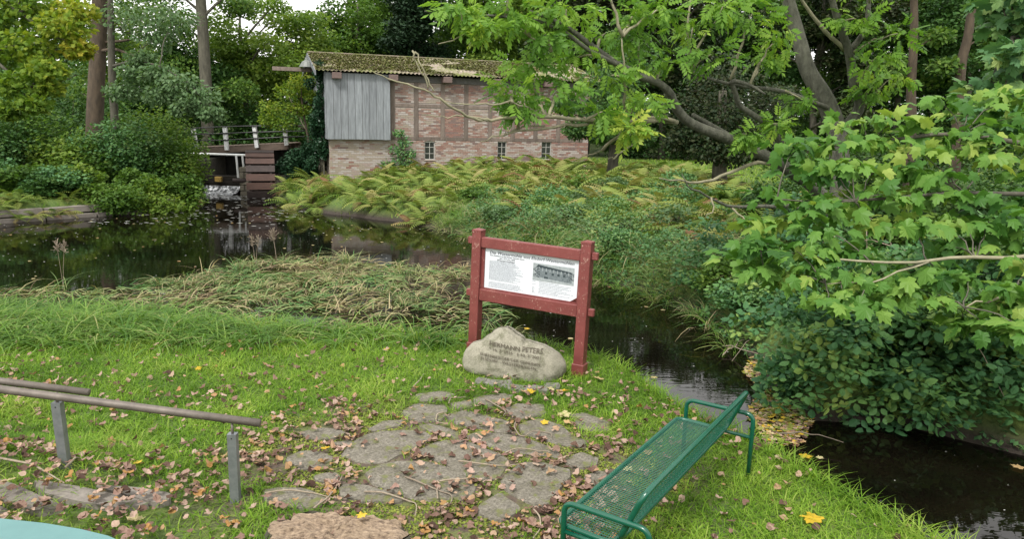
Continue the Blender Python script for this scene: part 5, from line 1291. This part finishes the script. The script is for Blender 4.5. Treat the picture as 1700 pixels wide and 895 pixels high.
# the leaning ash
ash_cl = [(880, 112, 11, 42), (850, 150, 10.6, 34), (925, 150, 11, 46), (960, 95, 11.5, 46), (1005, 55, 12, 42), (1060, 62, 12, 40), (1015, 125, 11.5, 42), (1060, 170, 11.5, 32), (1100, 100, 12, 32), (1150, 45, 12.5, 34), (1180, 90, 12.5, 34), (1000, 185, 11, 28), (1045, 215, 11, 20),
          (760, 14, 10, 26), (800, 38, 10, 30), (850, 28, 10.4, 38), (905, 55, 10.8, 38), (940, 15, 11, 40), (1240, 222, 13, 18), (1270, 95, 13.5, 24), (1290, 60, 13.5, 34), (1330, 165, 14, 26), (1455, 95, 14, 34), (1420, 30, 14, 30), (1490, 55, 14, 40), (1290, 205, 13.5, 16), (1250, 20, 13, 36),
          (860, 175, 10.4, 20), (1480, 130, 14.5, 30), (1440, 150, 14.5, 22), (1000, -40, 11.5, 80), (1150, -50, 12.5, 80), (1300, -70, 14, 90), (1450, -60, 14, 90), (850, -40, 10.5, 60), (1100, 15, 12, 34), (1200, 10, 12.5, 30), (1055, 20, 12, 30)]
ash_cl += [(px_, py_, 14+random.uniform(-1.5, 1.5), 75) for px_ in range(1000, 1900, 110) for py_ in (-190, -310, -430, -560)]
ash_ex = [[(1388, 228, 15, .11), (1432, 178, 14.8, .1), (1418, 147, 14.8, .095), (1411, 89, 14.6, .08), (1393, 40, 14.4, .07), (1378, -10, 14.2, .05), (1370, -90, 14, .03)],
          [(1411, 85, 14.6, .06), (1438, 50, 14.5, .05), (1443, 5, 14.4, .04), (1440, -70, 14.4, .02)], [(1403, 85, 14.6, .042), (1362, 42, 14.4, .036), (1332, 2, 14.2, .025), (1300, -60, 14, .015)],
          [(1385, 345, 15, .14), (1340, 300, 14.4, .125), (1290, 268, 13.8, .115), (1215, 232, 13.2, .10), (1145, 206, 12.6, .085), (1122, 180, 12.4, .075), (1112, 152, 12.2, .068), (1090, 134, 12, .06), (1045, 122, 11.8, .065), (990, 82, 11.5, .05), (940, 42, 11.1, .035), (880, 18, 10.7, .02)],
          [(1330, 300, 14.3, .09), (1270, 258, 13.7, .08), (1225, 235, 13.4, .07), (1175, 205, 13, .05), (1150, 190, 12.8, .035)],
          [(1310, 262, 14, .075), (1280, 210, 13.8, .065), (1245, 187, 13.5, .055), (1226, 175, 13.4, .05), (1220, 150, 13.3, .045), (1212, 132, 13.2, .04), (1245, 140, 13.2, .03), (1270, 156, 13.2, .02)],
          [(1385, 182, 15, .06), (1350, 170, 14.6, .045), (1300, 150, 14.2, .042), (1220, 142, 13.4, .03), (1140, 120, 12.6, .02)],
          [(1122, 203, 12.4, .04), (1040, 199, 11.6, .035), (972, 199, 11, .03), (912, 192, 10.6, .026), (838, 196, 10.2, .022), (808, 201, 10, .02), (771, 191, 9.8, .018), (734, 169, 9.6, .016), (714, 149, 9.5, .013), (657, 137, 9.4, .01), (625, 120, 9.3, .006)],
          [(714, 149, 9.5, .011), (700, 122, 9.45, .01), (690, 100, 9.4, .009), (684, 84, 9.4, .012)], [(720, 152, 9.5, .009), (708, 126, 9.5, .008), (700, 108, 9.5, .008), (690, 86, 9.5, .012)],
          [(1060, 201, 11.8, .03), (965, 205, 11, .024), (900, 210, 10.6, .02), (835, 223, 10.3, .012), (800, 235, 10.1, .007)], [(905, 208, 10.6, .016), (860, 213, 10.4, .012), (835, 224, 10.3, .006)],
          [(905, 192, 10.6, .018), (850, 170, 10.2, .014), (800, 174, 10, .01), (735, 167, 9.8, .006)], [(808, 201, 10, .012), (770, 190, 9.9, .01), (740, 198, 9.8, .007), (700, 190, 9.7, .005)],
          [(1300, 275, 14, .04), (1250, 268, 13.4, .035), (1197, 295, 12.8, .028), (1152, 304, 12.4, .022), (1094, 295, 12, .01)], [(1380, 360, 15, .045), (1320, 342, 14, .04), (1277, 340, 13.4, .035), (1215, 346, 12.8, .026), (1179, 329, 12.4, .02), (1140, 310, 12, .012), (1132, 290, 12, .006)],
          [(1215, 346, 12.8, .02), (1235, 362, 12.6, .012), (1242, 368, 12.5, .006)], [(1179, 329, 12.4, .018), (1188, 345, 12.3, .012), (1170, 362, 12.2, .006)], [(1120, 200, 12.2, .035), (1036, 190, 11.8, .025), (1038, 130, 11.6, .018), (1034, 60, 11.5, .01)],
          [(1036, 190, 11.8, .02), (1030, 225, 11.6, .018), (1000, 250, 11.4, .012), (960, 262, 11.2, .006)], [(1050, 240, 11.8, .016), (1020, 262, 11.6, .014), (1012, 262, 11.6, .008)],
          [(1060, 122, 11.9, .045), (990, 92, 11.4, .035), (920, 40, 11, .028), (840, 25, 10.6, .02), (740, 26, 10, .012), (705, 18, 9.8, .006)], [(800, 26, 10.3, .014), (775, 55, 10.1, .012), (730, 75, 9.9, .006)], [(840, 25, 10.6, .012), (880, 60, 10.6, .01), (915, 85, 10.7, .006)]]
e, o, Cc, rs = pathtree('ash_tree', 'leaning grey barked ash with long low limbs and bright feathery leaves', [(1388, 468, 15, .21), (1390, 380, 15, .19), (1396, 290, 15, .185), (1390, 215, 15, .195), (1368, 160, 15, .18), (1340, 118, 15, .155), (1325, 60, 15.1, .14), (1308, 0, 15.2, .125), (1290, -80, 15.3, .1), (1260, -220, 15.4, .06)], 'ashbark', ash_cl, 'ash', 0, None, .3, extra=ash_ex)
rr = [.45]*len(ash_cl); rr[12] = .8; rr[7] = .6; rr[13] = .65; rr[14] = .6
rr = [v+.12*math.sin(i*2.3) for i, v in enumerate(rr)]
finish(e, o, Cc, rs, 34, pinnate(), .30, 'ash', .75, 300, rr=rr, droop=.12)

# the sycamore whose branches hang in from the right
def polysample(P, n, dmin):
    P = np.array(P, float); out = []; t = 0
    while len(out) < n and t < 20000:
        t += 1; x = random.uniform(P[:, 0].min(), P[:, 0].max()); y = random.uniform(P[:, 1].min(), P[:, 1].max())
        if inpoly(np.array(x), np.array(y), P) and all((x-a)**2+(y-b)**2 > dmin**2 for a, b in out): out.append((x, y))
    return out
SYP = [(1310, 215), (1430, 200), (1560, 165), (1700, 130), (1780, 130), (1780, 560), (1680, 555), (1590, 540), (1530, 505), (1400, 515), (1330, 480), (1250, 440), (1215, 415), (1235, 365), (1275, 300)]
sp_ = polysample(SYP, 84, 36)
sy_cl = [(a, b, 9.3-(b-150)/380*2.4+random.uniform(-.3, .3), random.uniform(42, 62)) for a, b in sp_ if not (1580 < a < 1720 and 262 < b < 318) and not (1440 < a < 1530 and 330 < b < 420 and a % 2 > 1)]
lim = [[(2100, 300, 8.4, 0.045), (1850, 260, 8.6, 0.035), (1600, 222, 8.8, 0.025), (1440, 232, 9, 0.015), (1350, 250, 9, 0.007)], [(2100, 330, 8.2, 0.045), (1800, 330, 8.2, 0.030), (1600, 320, 8.2, 0.022), (1420, 335, 8, 0.015), (1290, 330, 8, 0.006)],
       [(2080, 380, 7.8, 0.040), (1800, 420, 7.4, 0.025), (1620, 430, 7.4, 0.020), (1450, 440, 7.4, 0.013), (1260, 410, 7.6, 0.005)], [(1800, 420, 7.4, 0.020), (1680, 490, 7.1, 0.015), (1600, 510, 7, 0.007)], [(1540, 436, 7.4, 0.010), (1440, 470, 7.2, 0.009), (1370, 470, 7.2, 0.004)]]
e, o, Cc, rs = pathtree('sycamore_tree', 'sycamore whose big lobed leaves hang in from the right edge', [(2130, 560, 9., .3), (2110, 400, 8.9, .26), (2080, 250, 8.8, .22), (2060, 50, 8.8, .18), (2040, -150, 8.8, .1)], 'bark', sy_cl, 'maple', 0, None, .2, extra=lim, tw=.009)
rs[:, 2] *= .5
finish(e, o, Cc, rs, 22, maple_t(.5), .155, 'maple', 1.0, 300, sh=.6, droop=.15, rr=[random.uniform(.2, .8) for _ in sy_cl])
sp_ = polysample([(1640, -30), (1800, -30), (1800, 230), (1690, 215), (1620, 190), (1650, 120), (1665, 60)], 24, 34)
e, o, Cc, rs = pathtree('maple_tree', 'dense green maple crown filling the top right corner', [(2000, 520, 12, .3), (1990, 300, 12, .25), (1960, 100, 12, .2), (1930, -100, 12, .1)], 'bark', [(a, b, 11.8+random.uniform(-.6, .6), 40) for a, b in sp_], 'maple', 0, None, .2, extra=[[(1960, 120, 12, .08), (1800, 90, 12, .05), (1680, 60, 12, .02)]])
rs[:, 2] *= .8
finish(e, o, Cc, rs, 45, maple_t(.3), .2, 'nettle', .8, 200, droop=.2)

# brambles on the right bank
shore = np.array([(3.1, 15.3), (3.6, 14.2), (3.8, 12.8), (3.85, 11.4), (3.75, 10.2), (4.1, 9.3), (5.0, 9.0), (6.0, 8.35), (7.2, 7.5), (8.6, 6.)])
cl = []; 
for i in range(270):
    t = random.uniform(0, len(shore)-1.001) if i < 150 else random.uniform(4.5, len(shore)-1.001); k = int(t); p = shore[k]+(shore[k+1]-shore[k])*(t-k); d = shore[k+1]-shore[k]; nrm = np.array([-d[1], d[0]]); nrm = nrm/np.linalg.norm(nrm)
    nrm = nrm*(1 if sdist(*(p+nrm)) > sdist(*(p-nrm)) else -1); off = random.random()**1.3*3.6+(.12 if t < 4.3 else -.28)
    x, y = p+nrm*off; z_ = max(float(hz(x, y)), WL)+(.1 if i % 3 else 0.02)+random.random()**1.4*(.6+.25*max(off, 0)); cl.append((x, y, z_))
cl = np.array(cl); e = empty('bramble_thicket', (4.6, 10.2, .1), 'dark green bramble thicket overhanging the stream on the right', 'bramble'); o = np.array(e.location)
for i in range(0, 150, 11):
    a = cl[i].copy(); b = cl[(i+7) % 150]; 
    if np.linalg.norm(a-b) > 4: b = a+rng.normal(0, .7, 3)
    Q, R = limb([a[0], a[1], max(float(hz(a[0], a[1])), WL)-.05], b, .01, .004, .3, 9, .05); g = Geo(); g.tube(Q, R, 5); g.build('stem', M['twig'], e, off=o)
finish(e, o, cl, np.tile([.46, .46, .2], (270, 1)), 32, trifol(), .165, 'bramble', 1.2, 300, sh=.5, droop=.1, rr=[random.uniform(.05, .95) for _ in range(270)])
e = bush('bramble', 'small bramble shoot on the leaf raft behind the bench', *atz(1310, 650, -.3)[:2], .34, .34, 'bramble', 130, .12, tmpl=trifol(), K=4, up=1.2, z=-.42)
g = Geo(); N = 260000; x = rng.uniform(-2.4, 11, N); y = rng.uniform(6, 30, N); sdd = sdist(x, y); hgt = np.clip(fbm(x*1.1+2, y*1.1+4)-.3, 0, 1)*2.4*np.clip(.35+sdd*.8, 0, 1)
k = (sdd > .0) & (sdd < 9) & ~near_side(x, y) & (mp_(x, y) > 770) & (mp_(x, y) < 1800) & (rng.random(N) < np.where(mp_(x, y) > 1250, .3, .75)); x, y, hgt = x[k], y[k], hgt[k]; n = len(x); print('herbs', n)
sdd = sdist(x, y); fz = (sdd > 1.5+1.2*fbm(x*.8, y*.8+9)) & (mp_(x, y) < 1400) & (y > 14)
P = np.stack([x, y, np.maximum(hz(x, y), WL)+.02+hgt*rng.random(n)**.7*np.where(fz, .35, .8)*np.where(mp_(x, y) > 1250, .45, 1.)], 1); r = np.clip(rng.normal(.42, .22, n)+1.1*(fbm(x*.6, y*.6)-.5), 0, 1)
g.inst(QUAD[0], QUAD[1], sc(rots((~fz).sum(), .8), rng.uniform(.045, .11, (~fz).sum())), P[~fz], r[~fz])
tag(g.build('ground_herbs', M['nettle']), 'low green herbs covering the ground of the right bank', 'herbs', kind='stuff')
g = Geo(); m_ = fz & (rng.random(n) < .6); g.inst(QUAD[0]*[1, .6, 1], QUAD[1], sc(rots(m_.sum(), .9), rng.uniform(.08, .2, m_.sum())), P[m_], np.clip(rng.normal(.5, .3, m_.sum()), 0, 1))
tag(g.build('fern_undergrowth', M['fern']), 'tangle of olive and brown fern fronds on the slope', 'ferns', kind='stuff')
# ground herbs behind the brambles
for i, (x, y) in enumerate(scatter(16, (4.4, 10), (9.2, 15), lambda x, y: sdist(x, y) > 1.3 and not near_side(x, y), .9)):
    bush('undergrowth_shrub', ('low' if i % 2 else 'tall')+' undergrowth shrub '+('deep' if y > 12 else 'just')+' behind the brambles '+lmk(mp_(x, y), [(1300, 'at their left end'), (1450, 'left of the middle'), (1600, 'right of the middle'), (1800, 'at the right edge')]), x, y, .95, random.uniform(.7, 1.2), ['nettle', 'bush', 'broad', 'bramble'][i % 4], 3000, .09, 'undergrowth on the right bank', tmpl=OVAL, K=9)

# ------------------------------------------------------------------ reeds and tall grass on the near shore
RP = np.array([atz(a, b, WL)[:2] for a, b in ((-80, 488), (150, 484), (300, 462), (400, 436), (560, 428), (640, 440), (790, 446), (815, 500), (850, 560), (860, 585), (780, 600), (600, 590), (400, 575), (0, 560), (-80, 560))])
g = Geo(); N = 60000; x = rng.uniform(-12, 2.2, N); y = rng.uniform(10, 20.5, N); k = inpoly(x, y, RP) & (rng.random(N) < .9*(fbm(x*.9+9, y*1.5)-.22)*np.where(x > -2.5, .6, 1.)); x, y = x[k], y[k]; n = len(x); print('reed', n)
hgt = WL+.02+.22*rng.random(n)*np.clip(fbm(x*1.2, y*1.2)-.2, 0, 1)
ang = (fbm(x*.8+5, y*1.1)-.5)*5+rng.normal(.1, .5, n); lean = np.where(rng.random(n) < .3, rng.normal(.95, .25, n), rng.normal(1.42, .15, n))
tint = np.clip(rng.normal(.43, .24, n)+1.5*(fbm(x*.7+3, y*.9)-.5)+.03*(y-14), 0, .97)
blades(g, np.stack([x, y, hgt], 1), rng.uniform(.2, .6, n), rng.uniform(.014, .028, n), lean, ang, .45, 3, tint, pol=rng.normal(0, .7, n))
blades(g, np.stack([x[::3], y[::3], hgt[::3]-.04], 1), rng.uniform(.2, .5, len(x[::3])), np.full(len(x[::3]), .02), np.full(len(x[::3]), 1.5), rng.uniform(0, 6.28, len(x[::3])), .3, 3, np.full(len(x[::3]), .97), pol=rng.normal(0, .9, len(x[::3])))
tag(g.build('reed_mat', M['reed']), 'flattened mat of straw coloured and green reeds floating left of the sign', 'reeds', kind='stuff')
g = Geo(); N = 3600; x = rng.uniform(-12, -.2, N); y = rng.uniform(9.8, 18, N); px, py, _ = proj(np.stack([x, y, 0*x-.1], 1))
top = np.interp(px, [-200, 0, 200, 330, 420, 600, 760], [474, 478, 486, 496, 512, 532, 560]); k = (py > top) & (py < 590) & (rng.random(N) < np.clip(1.25-.0011*np.maximum(px, 0), .25, 1)); x, y = x[k], y[k]; n = len(x); print('tall', n)
tufts(g, x, y, 15, .56, .02, .08, 1.)
tag(g.build('tall_grass', M['tallgrass']), 'long arching grass along the near shore of the pond', 'grass', kind='stuff')
g = Geo(); N = 420; x = rng.uniform(-10, 1, N); y = rng.uniform(11, 19.5, N); k = inpoly(x, y, RP) & (fbm(x*.6+2, y*.6+2) > .47); tufts(g, x[k], y[k], 22, .36, .014, .1, 1., (.5, .2), np.full(k.sum(), WL+.05))
tag(g.build('reed_tufts', M['reed']), 'bent straw coloured tufts rising from the reed mat', 'reeds', kind='stuff')
def sedge(px, py, label, n=26, L=.7, panicle=False, tint=.5):
    p = atz(px, py, WL); e = empty('sedge_tuft', p, label, 'grass tuft', 'sedge tufts in the reeds'); g = Geo()
    blades(g, rng.normal(0, .05, (n, 3))*[1, 1, 0], rng.uniform(.6, 1.1, n)*L, np.full(n, .016), np.abs(rng.normal(.3, .25, n)), rng.uniform(0, 6.28, n), 1., 5, np.clip(rng.normal(tint, .15, n), 0, 1)); g.build('blades', M['reed'], e)
    if panicle:
        for s_ in range(2):
            q = Geo(); tx = random.uniform(-.15, .15); hh = L*1.35; q.tube([(0, 0, 0), (tx*.4, 0, hh*.5), (tx, 0, hh)], [.005, .004, .003], 5)
            for _ in range(46): a = np.array([tx, 0, hh-random.uniform(-.02, .2)]); b = a+rng.normal(0, .045, 3)+[0, 0, .05]; q.tube([a, b], [.003, .006], 3)
            q.build('seed_head', M['twig'], e)
sedge(575, 440, 'arching green and straw sedge tuft standing on the reed mat', 60, .75)
sedge(460, 440, 'sedge tuft with tall brown seed heads at the pond edge', 22, .6, True, .3)
sedge(425, 446, 'narrow sedge tuft with feathery seed head left of its neighbour', 18, .55, True, .3)
sedge(395, 455, 'upright pale green sedge tuft at the water edge', 16, .75, False, .2)
sedge(340, 462, 'bent withered sedge stems leaning over the water', 12, .7, False, .75)
sedge(105, 478, 'thin grass stem with seed head at the far left shore', 9, .7, True, .3)

# ------------------------------------------------------------------ lawn
def bare(x, y):    # 1 on the trodden ground round the paving, 0 on the lawn
    d = np.hypot((x-(PC[0]-.2))*.42, (y-(PC[1]-.6))*.55)
    return 1-sst((d+(fbm(x*1.5, y*1.5)-.5)*.9-.62)/.45)
g = Geo(); N = 330000; x = rng.uniform(-9.8, 5.4, N); y = 4.4+8.4*rng.random(N)**1.15; s = sdist(x, y)
b_ = bare(x, y); hst = hz(x, y); stp = (x < -2.2) & (y < HY+.12)
px, py, _ = proj(np.stack([x, y, hst], 1))
k = near_side(x, y) & (s > .01) & (rng.random(N) > .93*b_) & ~instone(x, y) & (px > -160) & (px < 1860) & (py < 1000) & (~stp | (rng.random(N) < .25))
k &= ~((np.hypot((x-sp[0])/.46, (y-sp[1])/.38) < 1)) & (rng.random(N) < .45+fbm(x*3, y*3))
x, y, s, b_ = x[k], y[k], s[k], b_[k]; n = len(x); print('grass', n)
patch = fbm(x*1.3+11, y*1.3)
L = rng.uniform(.05, .14, n)*(.75+.7*fbm(x*5, y*5))*(1+1.*(s < .35)+.8*np.clip(patch-.5, 0, 1)*2)*(1-.35*b_)
P = np.stack([x, y, hz(x, y)-.008], 1)
ed = s < .3
blades(g, P, L, rng.uniform(.006, .013, n), np.abs(rng.normal(.45, .4, n)), rng.uniform(0, 6.28, n), .7, 3, np.clip(rng.normal(.45, .22, n)+1.3*(patch-.5), 0, 1))
tag(g.build('lawn_grass', M['grass']), 'short bright green lawn around the paving and sign', 'grass', kind='stuff')
# moss cushions in the paving joints
N = 60000; x = rng.uniform(PC[0]-2.6, PC[0]+2, N); y = rng.uniform(5.2, 8.9, N); k = (~instone(x, y)) & (bare(x, y) > .35) & (fbm(x*3+2, y*3) > .41); x, y = x[k], y[k]; n = len(x)
g = Geo(); g.inst(OVAL[0]-[.5, 0, 0], OVAL[1], sc(rots(n, .9), rng.uniform(.018, .038, n)), np.stack([x, y, hz(x, y)+.008], 1), rng.random(n)); tag(g.build('joint_moss', M['moss']), 'bright moss growing in the joints of the paving', 'moss', kind='stuff')

# ------------------------------------------------------------------ fallen leaves
def leafv(seed, kind='dry'):
    r_ = np.random.default_rng(seed)
    if kind == 'dry':
        n = 12; a = np.arange(n)*2*math.pi/n; rad = .5*(1+r_.normal(0, .17, n)); o_ = np.stack([.5+rad*np.cos(a)*1.05, rad*np.sin(a)*.85], 1); o_[0] += [.14, 0]
        V, T = fan(o_, .0, 0, (.5, 0)); V[:, 2] = .9*V[:, 1]**2*r_.uniform(-.3, 1.3)+.7*(V[:, 0]-.5)**2*r_.uniform(-.8, 1.3)+r_.normal(0, .085, len(V)); V[-1, 2] -= .06
    else:
        V, T = maple_t(.1); V = V.copy(); V[:, 2] = .25*np.abs(V[:, 1])*r_.uniform(.2, 1)+r_.normal(0, .035, len(V))+.1*(V[:, 0]-.4)**2
    V = V-[.5, 0, 0]; return V, T
def lden(x, y):
    b = bare(x, y); d = .10+.9*b*(.3+1.1*(fbm(x*2.6+1, y*2.6)>.47))
    d = d+.6*sst((-x-1.8)/1.)*sst((6.5-y)/.6)*(.5+(fbm(x*2.6+1, y*2.6)>.45))+.12*(fbm(x*1.1, y*1.1+8) > .52)
    d = d*np.where((x < -2) & (y < 5.9), .7, 1.)*np.where(instone(x, y), .13, 1.)*np.where(y > 8.8, .55, 1.)
    d = np.where((x > .9) & (y < 7), d*.3, d); return d
N = 30000; x = rng.uniform(-9.5, 4.4, N); y = rng.uniform(4.6, 11.6, N); k = near_side(x, y) & (sdist(x, y) > .05) & (rng.random(N) < lden(x, y)*.95); x, y = x[k], y[k]; n = len(x)
st = instone(x, y); z = hz(x, y)+np.where(st, .045, .028)+rng.random(n)*.02+.02*(1-bare(x, y)); z = z+np.where((x < -2.3) & (y < HY+.1), .05, 0); P = np.stack([x, y, z], 1)
Mx = sc(rots(n, 1.5), rng.uniform(.028, .085, n)); r = rng.random(n); px, py, zc = proj(P)
vis = (px > 0) & (px < 1700) & (py < 895) & (py > 0); order = np.argsort(np.where(vis, zc-30*(np.linalg.norm(Mx[:, :, 0], axis=1)-.07), 1e6)); print('leaves', n)
lm = []
for k in range(10): V, T = leafv(k); gg = Geo(); gg.add(V, T, k/9.); lm.append(gg.mesh('fallen_leaf', M['brownleaf']))
for i in order[:290]:
    ob = bpy.data.objects.new('fallen_leaf', lm[int(r[i]*9.99)]); C.objects.link(ob); m_ = Mx[i]
    ob.matrix_world = Matrix([[*m_[0], x[i]], [*m_[1], y[i]], [*m_[2], z[i]], [0, 0, 0, 1]])
    if st[i]: tag(ob, 'dry pinkish brown leaf lying on a bare paving stone', 'leaf', 'dry leaves on the paving stones')
    elif x[i] < -1.7: tag(ob, ('small ' if np.linalg.norm(Mx[i][:, 0]) < .05 else 'large ' if np.linalg.norm(Mx[i][:, 0]) > .072 else '')+'dry '+['dark', 'brown', 'brown', 'pinkish', 'orange'][min(4, int(r[i]*5))]+' leaf '+('below the left handrail post' if x[i] < -3.3 else 'on the ground beside the step slabs' if y[i] < 5.7 else 'around the right handrail post'), 'leaf', 'dry leaves near the steps')
    elif x[i] > .75: tag(ob, 'dry brown leaf on the ground near the green bench', 'leaf', 'dry leaves near the bench')
    else: tag(ob, ('small ' if np.linalg.norm(Mx[i][:, 0]) < .05 else 'large ' if np.linalg.norm(Mx[i][:, 0]) > .072 else '')+'dry '+['dark', 'brown', 'brown', 'pinkish', 'orange'][min(4, int(r[i]*5))]+' leaf on the mossy ground '+('left of the stump top' if x[i] < -1.1 else 'right behind the stump' if x[i] < -.3 else 'right of the stump'), 'leaf', 'dry leaves between stump and paving')
g = Geo(); rest = order[290:]
for k in range(6):
    V, T = leafv(20+k); ii = rest[k::6]; g.inst(V, T, Mx[ii], P[ii], r[ii])
tag(g.build('leaf_litter', M['brownleaf']), 'dry pinkish brown leaf litter strewn over paving, steps and lawn', 'leaf litter', kind='stuff')
YL = [((935, 657), .115, 'yleaf', 'bright yellow maple leaf on the grass right of the boulder foot'), ((881, 659), .085, 'yleaf', 'smaller yellow leaf just left of the bright yellow maple leaf'), ((991, 636), .12, 'cleaf', 'cream coloured maple leaf on the grass below the right sign post'),
      ((1346, 878), .15, 'yleaf', 'large bright yellow leaf on the grass at the bottom right'), ((938, 697), .12, 'cleaf', 'cream maple leaf on the upper right paving stone'), ((944, 711), .08, 'cleaf', 'small pale leaf just below the cream maple leaf'),
      ((643, 586), .09, 'yleaf', 'yellow leaf on the lawn left of the boulder'), ((708, 560), .09, 'yleaf', 'yellow leaf at the reed edge left of the sign'), ((16, 564), .1, 'yleaf', 'yellow leaf on the lawn at the far left edge'),
      ((915, 655), .08, 'cleaf', 'pale leaf between the two yellow leaves near the boulder'), ((905, 711), .07, 'yleaf', 'small orange yellow leaf on a right hand paving stone'), ((540, 755), .07, 'yleaf', 'small yellow leaf left of the biggest paving stones'),
      ((1040, 790), .08, 'cleaf', 'pale leaf seen through the bench seat'), ((600, 893), .07, 'yleaf', 'small orange leaf lying on the stump'), ((330, 621), .07, 'yleaf', 'small yellow leaf in the middle of the left lawn'),
      ((228, 873), .1, 'cleaf', 'large pale yellow leaf near the turquoise table'), ((230, 780), .07, 'yleaf', 'yellow leaf among brown ones between the handrail posts'), ((16, 830), .08, 'cleaf', 'orange tinted leaf lying on the lowest visible step')]
for i, (p_, s_, mt, lb) in enumerate(YL):
    p = onground(*p_, .055+(.12 if p_ == (600, 893) else 0)+(.08 if p_ == (16, 830) else 0)); V, T = leafv(40+i, 'm'); gg = Geo(); gg.add(V*s_*1.2, T, (i*.37) % 1); ob = gg.build('fallen_leaf', M[mt], loc=p); ob.rotation_euler = (random.uniform(-.2, .3), random.uniform(-.2, .2), i*1.3); tag(ob, lb, 'leaf')
WLV = [((1339, 758), .13, 'yleaf', 'yellow maple leaf floating beside the bench leg'), ((1210, 578), .1, 'cleaf', 'pale leaf floating near the right bank'), ((1085, 627), .09, 'cleaf', 'single pale leaf floating right of the sign'), ((875, 546), .1, 'yleaf', 'yellow leaf on the reeds behind the boulder'),
       ((1362, 760), .08, 'cleaf', 'small pale leaf floating right of the yellow maple leaf'), ((1688, 775), .12, 'cleaf', 'pale leaf on the water at the right edge'), ((1100, 515), .1, 'cleaf', 'pale leaf cluster member floating behind the sign')]
for i, (p_, s_, mt, lb) in enumerate(WLV):
    p = atz(*p_, WL+.02+(.16 if i == 3 else 0)); V, T = leafv(70+i, 'm'); V = V*[1, 1, .4]; gg = Geo(); gg.add(V*s_, T, (i*.37) % 1); ob = gg.build('floating_leaf', M[mt], loc=p); ob.rotation_euler = (0, 0, i*1.7); tag(ob, lb, 'leaf')
# raft of leaves and debris behind the bench, foam flecks
RF = np.array([atz(a, b, WL)[:2] for a, b in ((1245, 600), (1290, 590), (1345, 640), (1350, 700), (1330, 745), (1270, 740), (1240, 690), (1262, 650), (1235, 622))])
N = 5000; x = rng.uniform(RF[:, 0].min(), RF[:, 0].max(), N); y = rng.uniform(RF[:, 1].min(), RF[:, 1].max(), N); k = inpoly(x, y, RF); x, y = x[k], y[k]; n = len(x); g = Geo()
V, T = leafv(3); g.inst(V, T, sc(rots(n, 3.5), rng.uniform(.03, .085, n)), np.stack([x, y, WL+.01+.05*rng.random(n)], 1), rng.random(n))
g.M = [np.where(rng.random(len(g.M[0])) < .0, 0, np.repeat(rng.choice([0, 1, 2, 3], n, p=[.3, .1, .2, .4]), len(T)))]
tag(g.build('leaf_raft', [M['brownleaf'], M['yleaf'], M['cleaf'], M['moss']]), 'floating raft of leaves, moss and twigs on the stream behind the bench', 'debris', kind='stuff')
for i, (a, b) in enumerate((((1200, 575), (1290, 612)), ((1250, 590), (1330, 640)), ((1270, 560), (1215, 600)), ((1290, 720), (1400, 735)), ((1330, 600), (1400, 560)), ((1200, 590), (1255, 560)))):
    A_ = atz(*a, WL+.03); B_ = atz(*b, WL+.12); g = Geo(); Q, R = limb([0, 0, 0], B_-A_, .011, .004, .08, 7, .1); g.tube(Q, R, 5); tag(g.build('twig', M['twig'], loc=A_), 'bare twig sticking out of the leaf raft by the right bank', 'twig', 'twigs in the leaf raft')
SPK = plain('foam_fleck', (.75, .76, .74), (.6, .6, .55), 5, .6, bs=0)
N = 1100; x = rng.uniform(-18, 8, N); y = rng.uniform(6, 33, N); k = (sdist(x, y) < -.15) & ~inpoly(x, y, RP); x, y = x[k], y[k]; n = len(x); g = Geo()
g.inst(OVAL[0]*[1, 1, 0]-[.5, 0, 0], OVAL[1], sc(np.tile(np.eye(3), (n, 1, 1)), rng.uniform(.012, .04, n)*np.clip(y/13, .6, 1.8)), np.stack([x, y, np.full(n, WL+.006)], 1), rng.random(n))
N = 420; x = rng.uniform(-14.5, -8, N); y = 33.3-9*rng.random(N)**2; k = (sdist(x, y) < -.1); x, y = x[k], y[k]; n = len(x)
g.inst(OVAL[0]*[1.6, .7, 0]-[.5, 0, 0], OVAL[1], sc(np.tile(np.eye(3), (n, 1, 1)), rng.uniform(.05, .14, n)), np.stack([x, y, np.full(n, WL+.007)], 1), rng.random(n))
tag(g.build('foam_flecks', SPK), 'small white foam flecks drifting on the dark water', 'foam', kind='stuff')
N = 190; x = rng.uniform(-18, 8, N); y = rng.uniform(7, 27, N); k = (sdist(x, y) < -.1) & ~inpoly(x, y, RP); x, y = x[k], y[k]; n = len(x); g = Geo()
V, T = leafv(5); g.inst(V*[1, 1, .15], T, sc(rots(n, 30), rng.uniform(.05, .1, n)), np.stack([x, y, np.full(n, WL+.012)], 1), rng.random(n)); tag(g.build('floating_leaves', M['cleaf']), 'small pale and yellow leaves scattered over the dark water', 'leaves', kind='stuff')
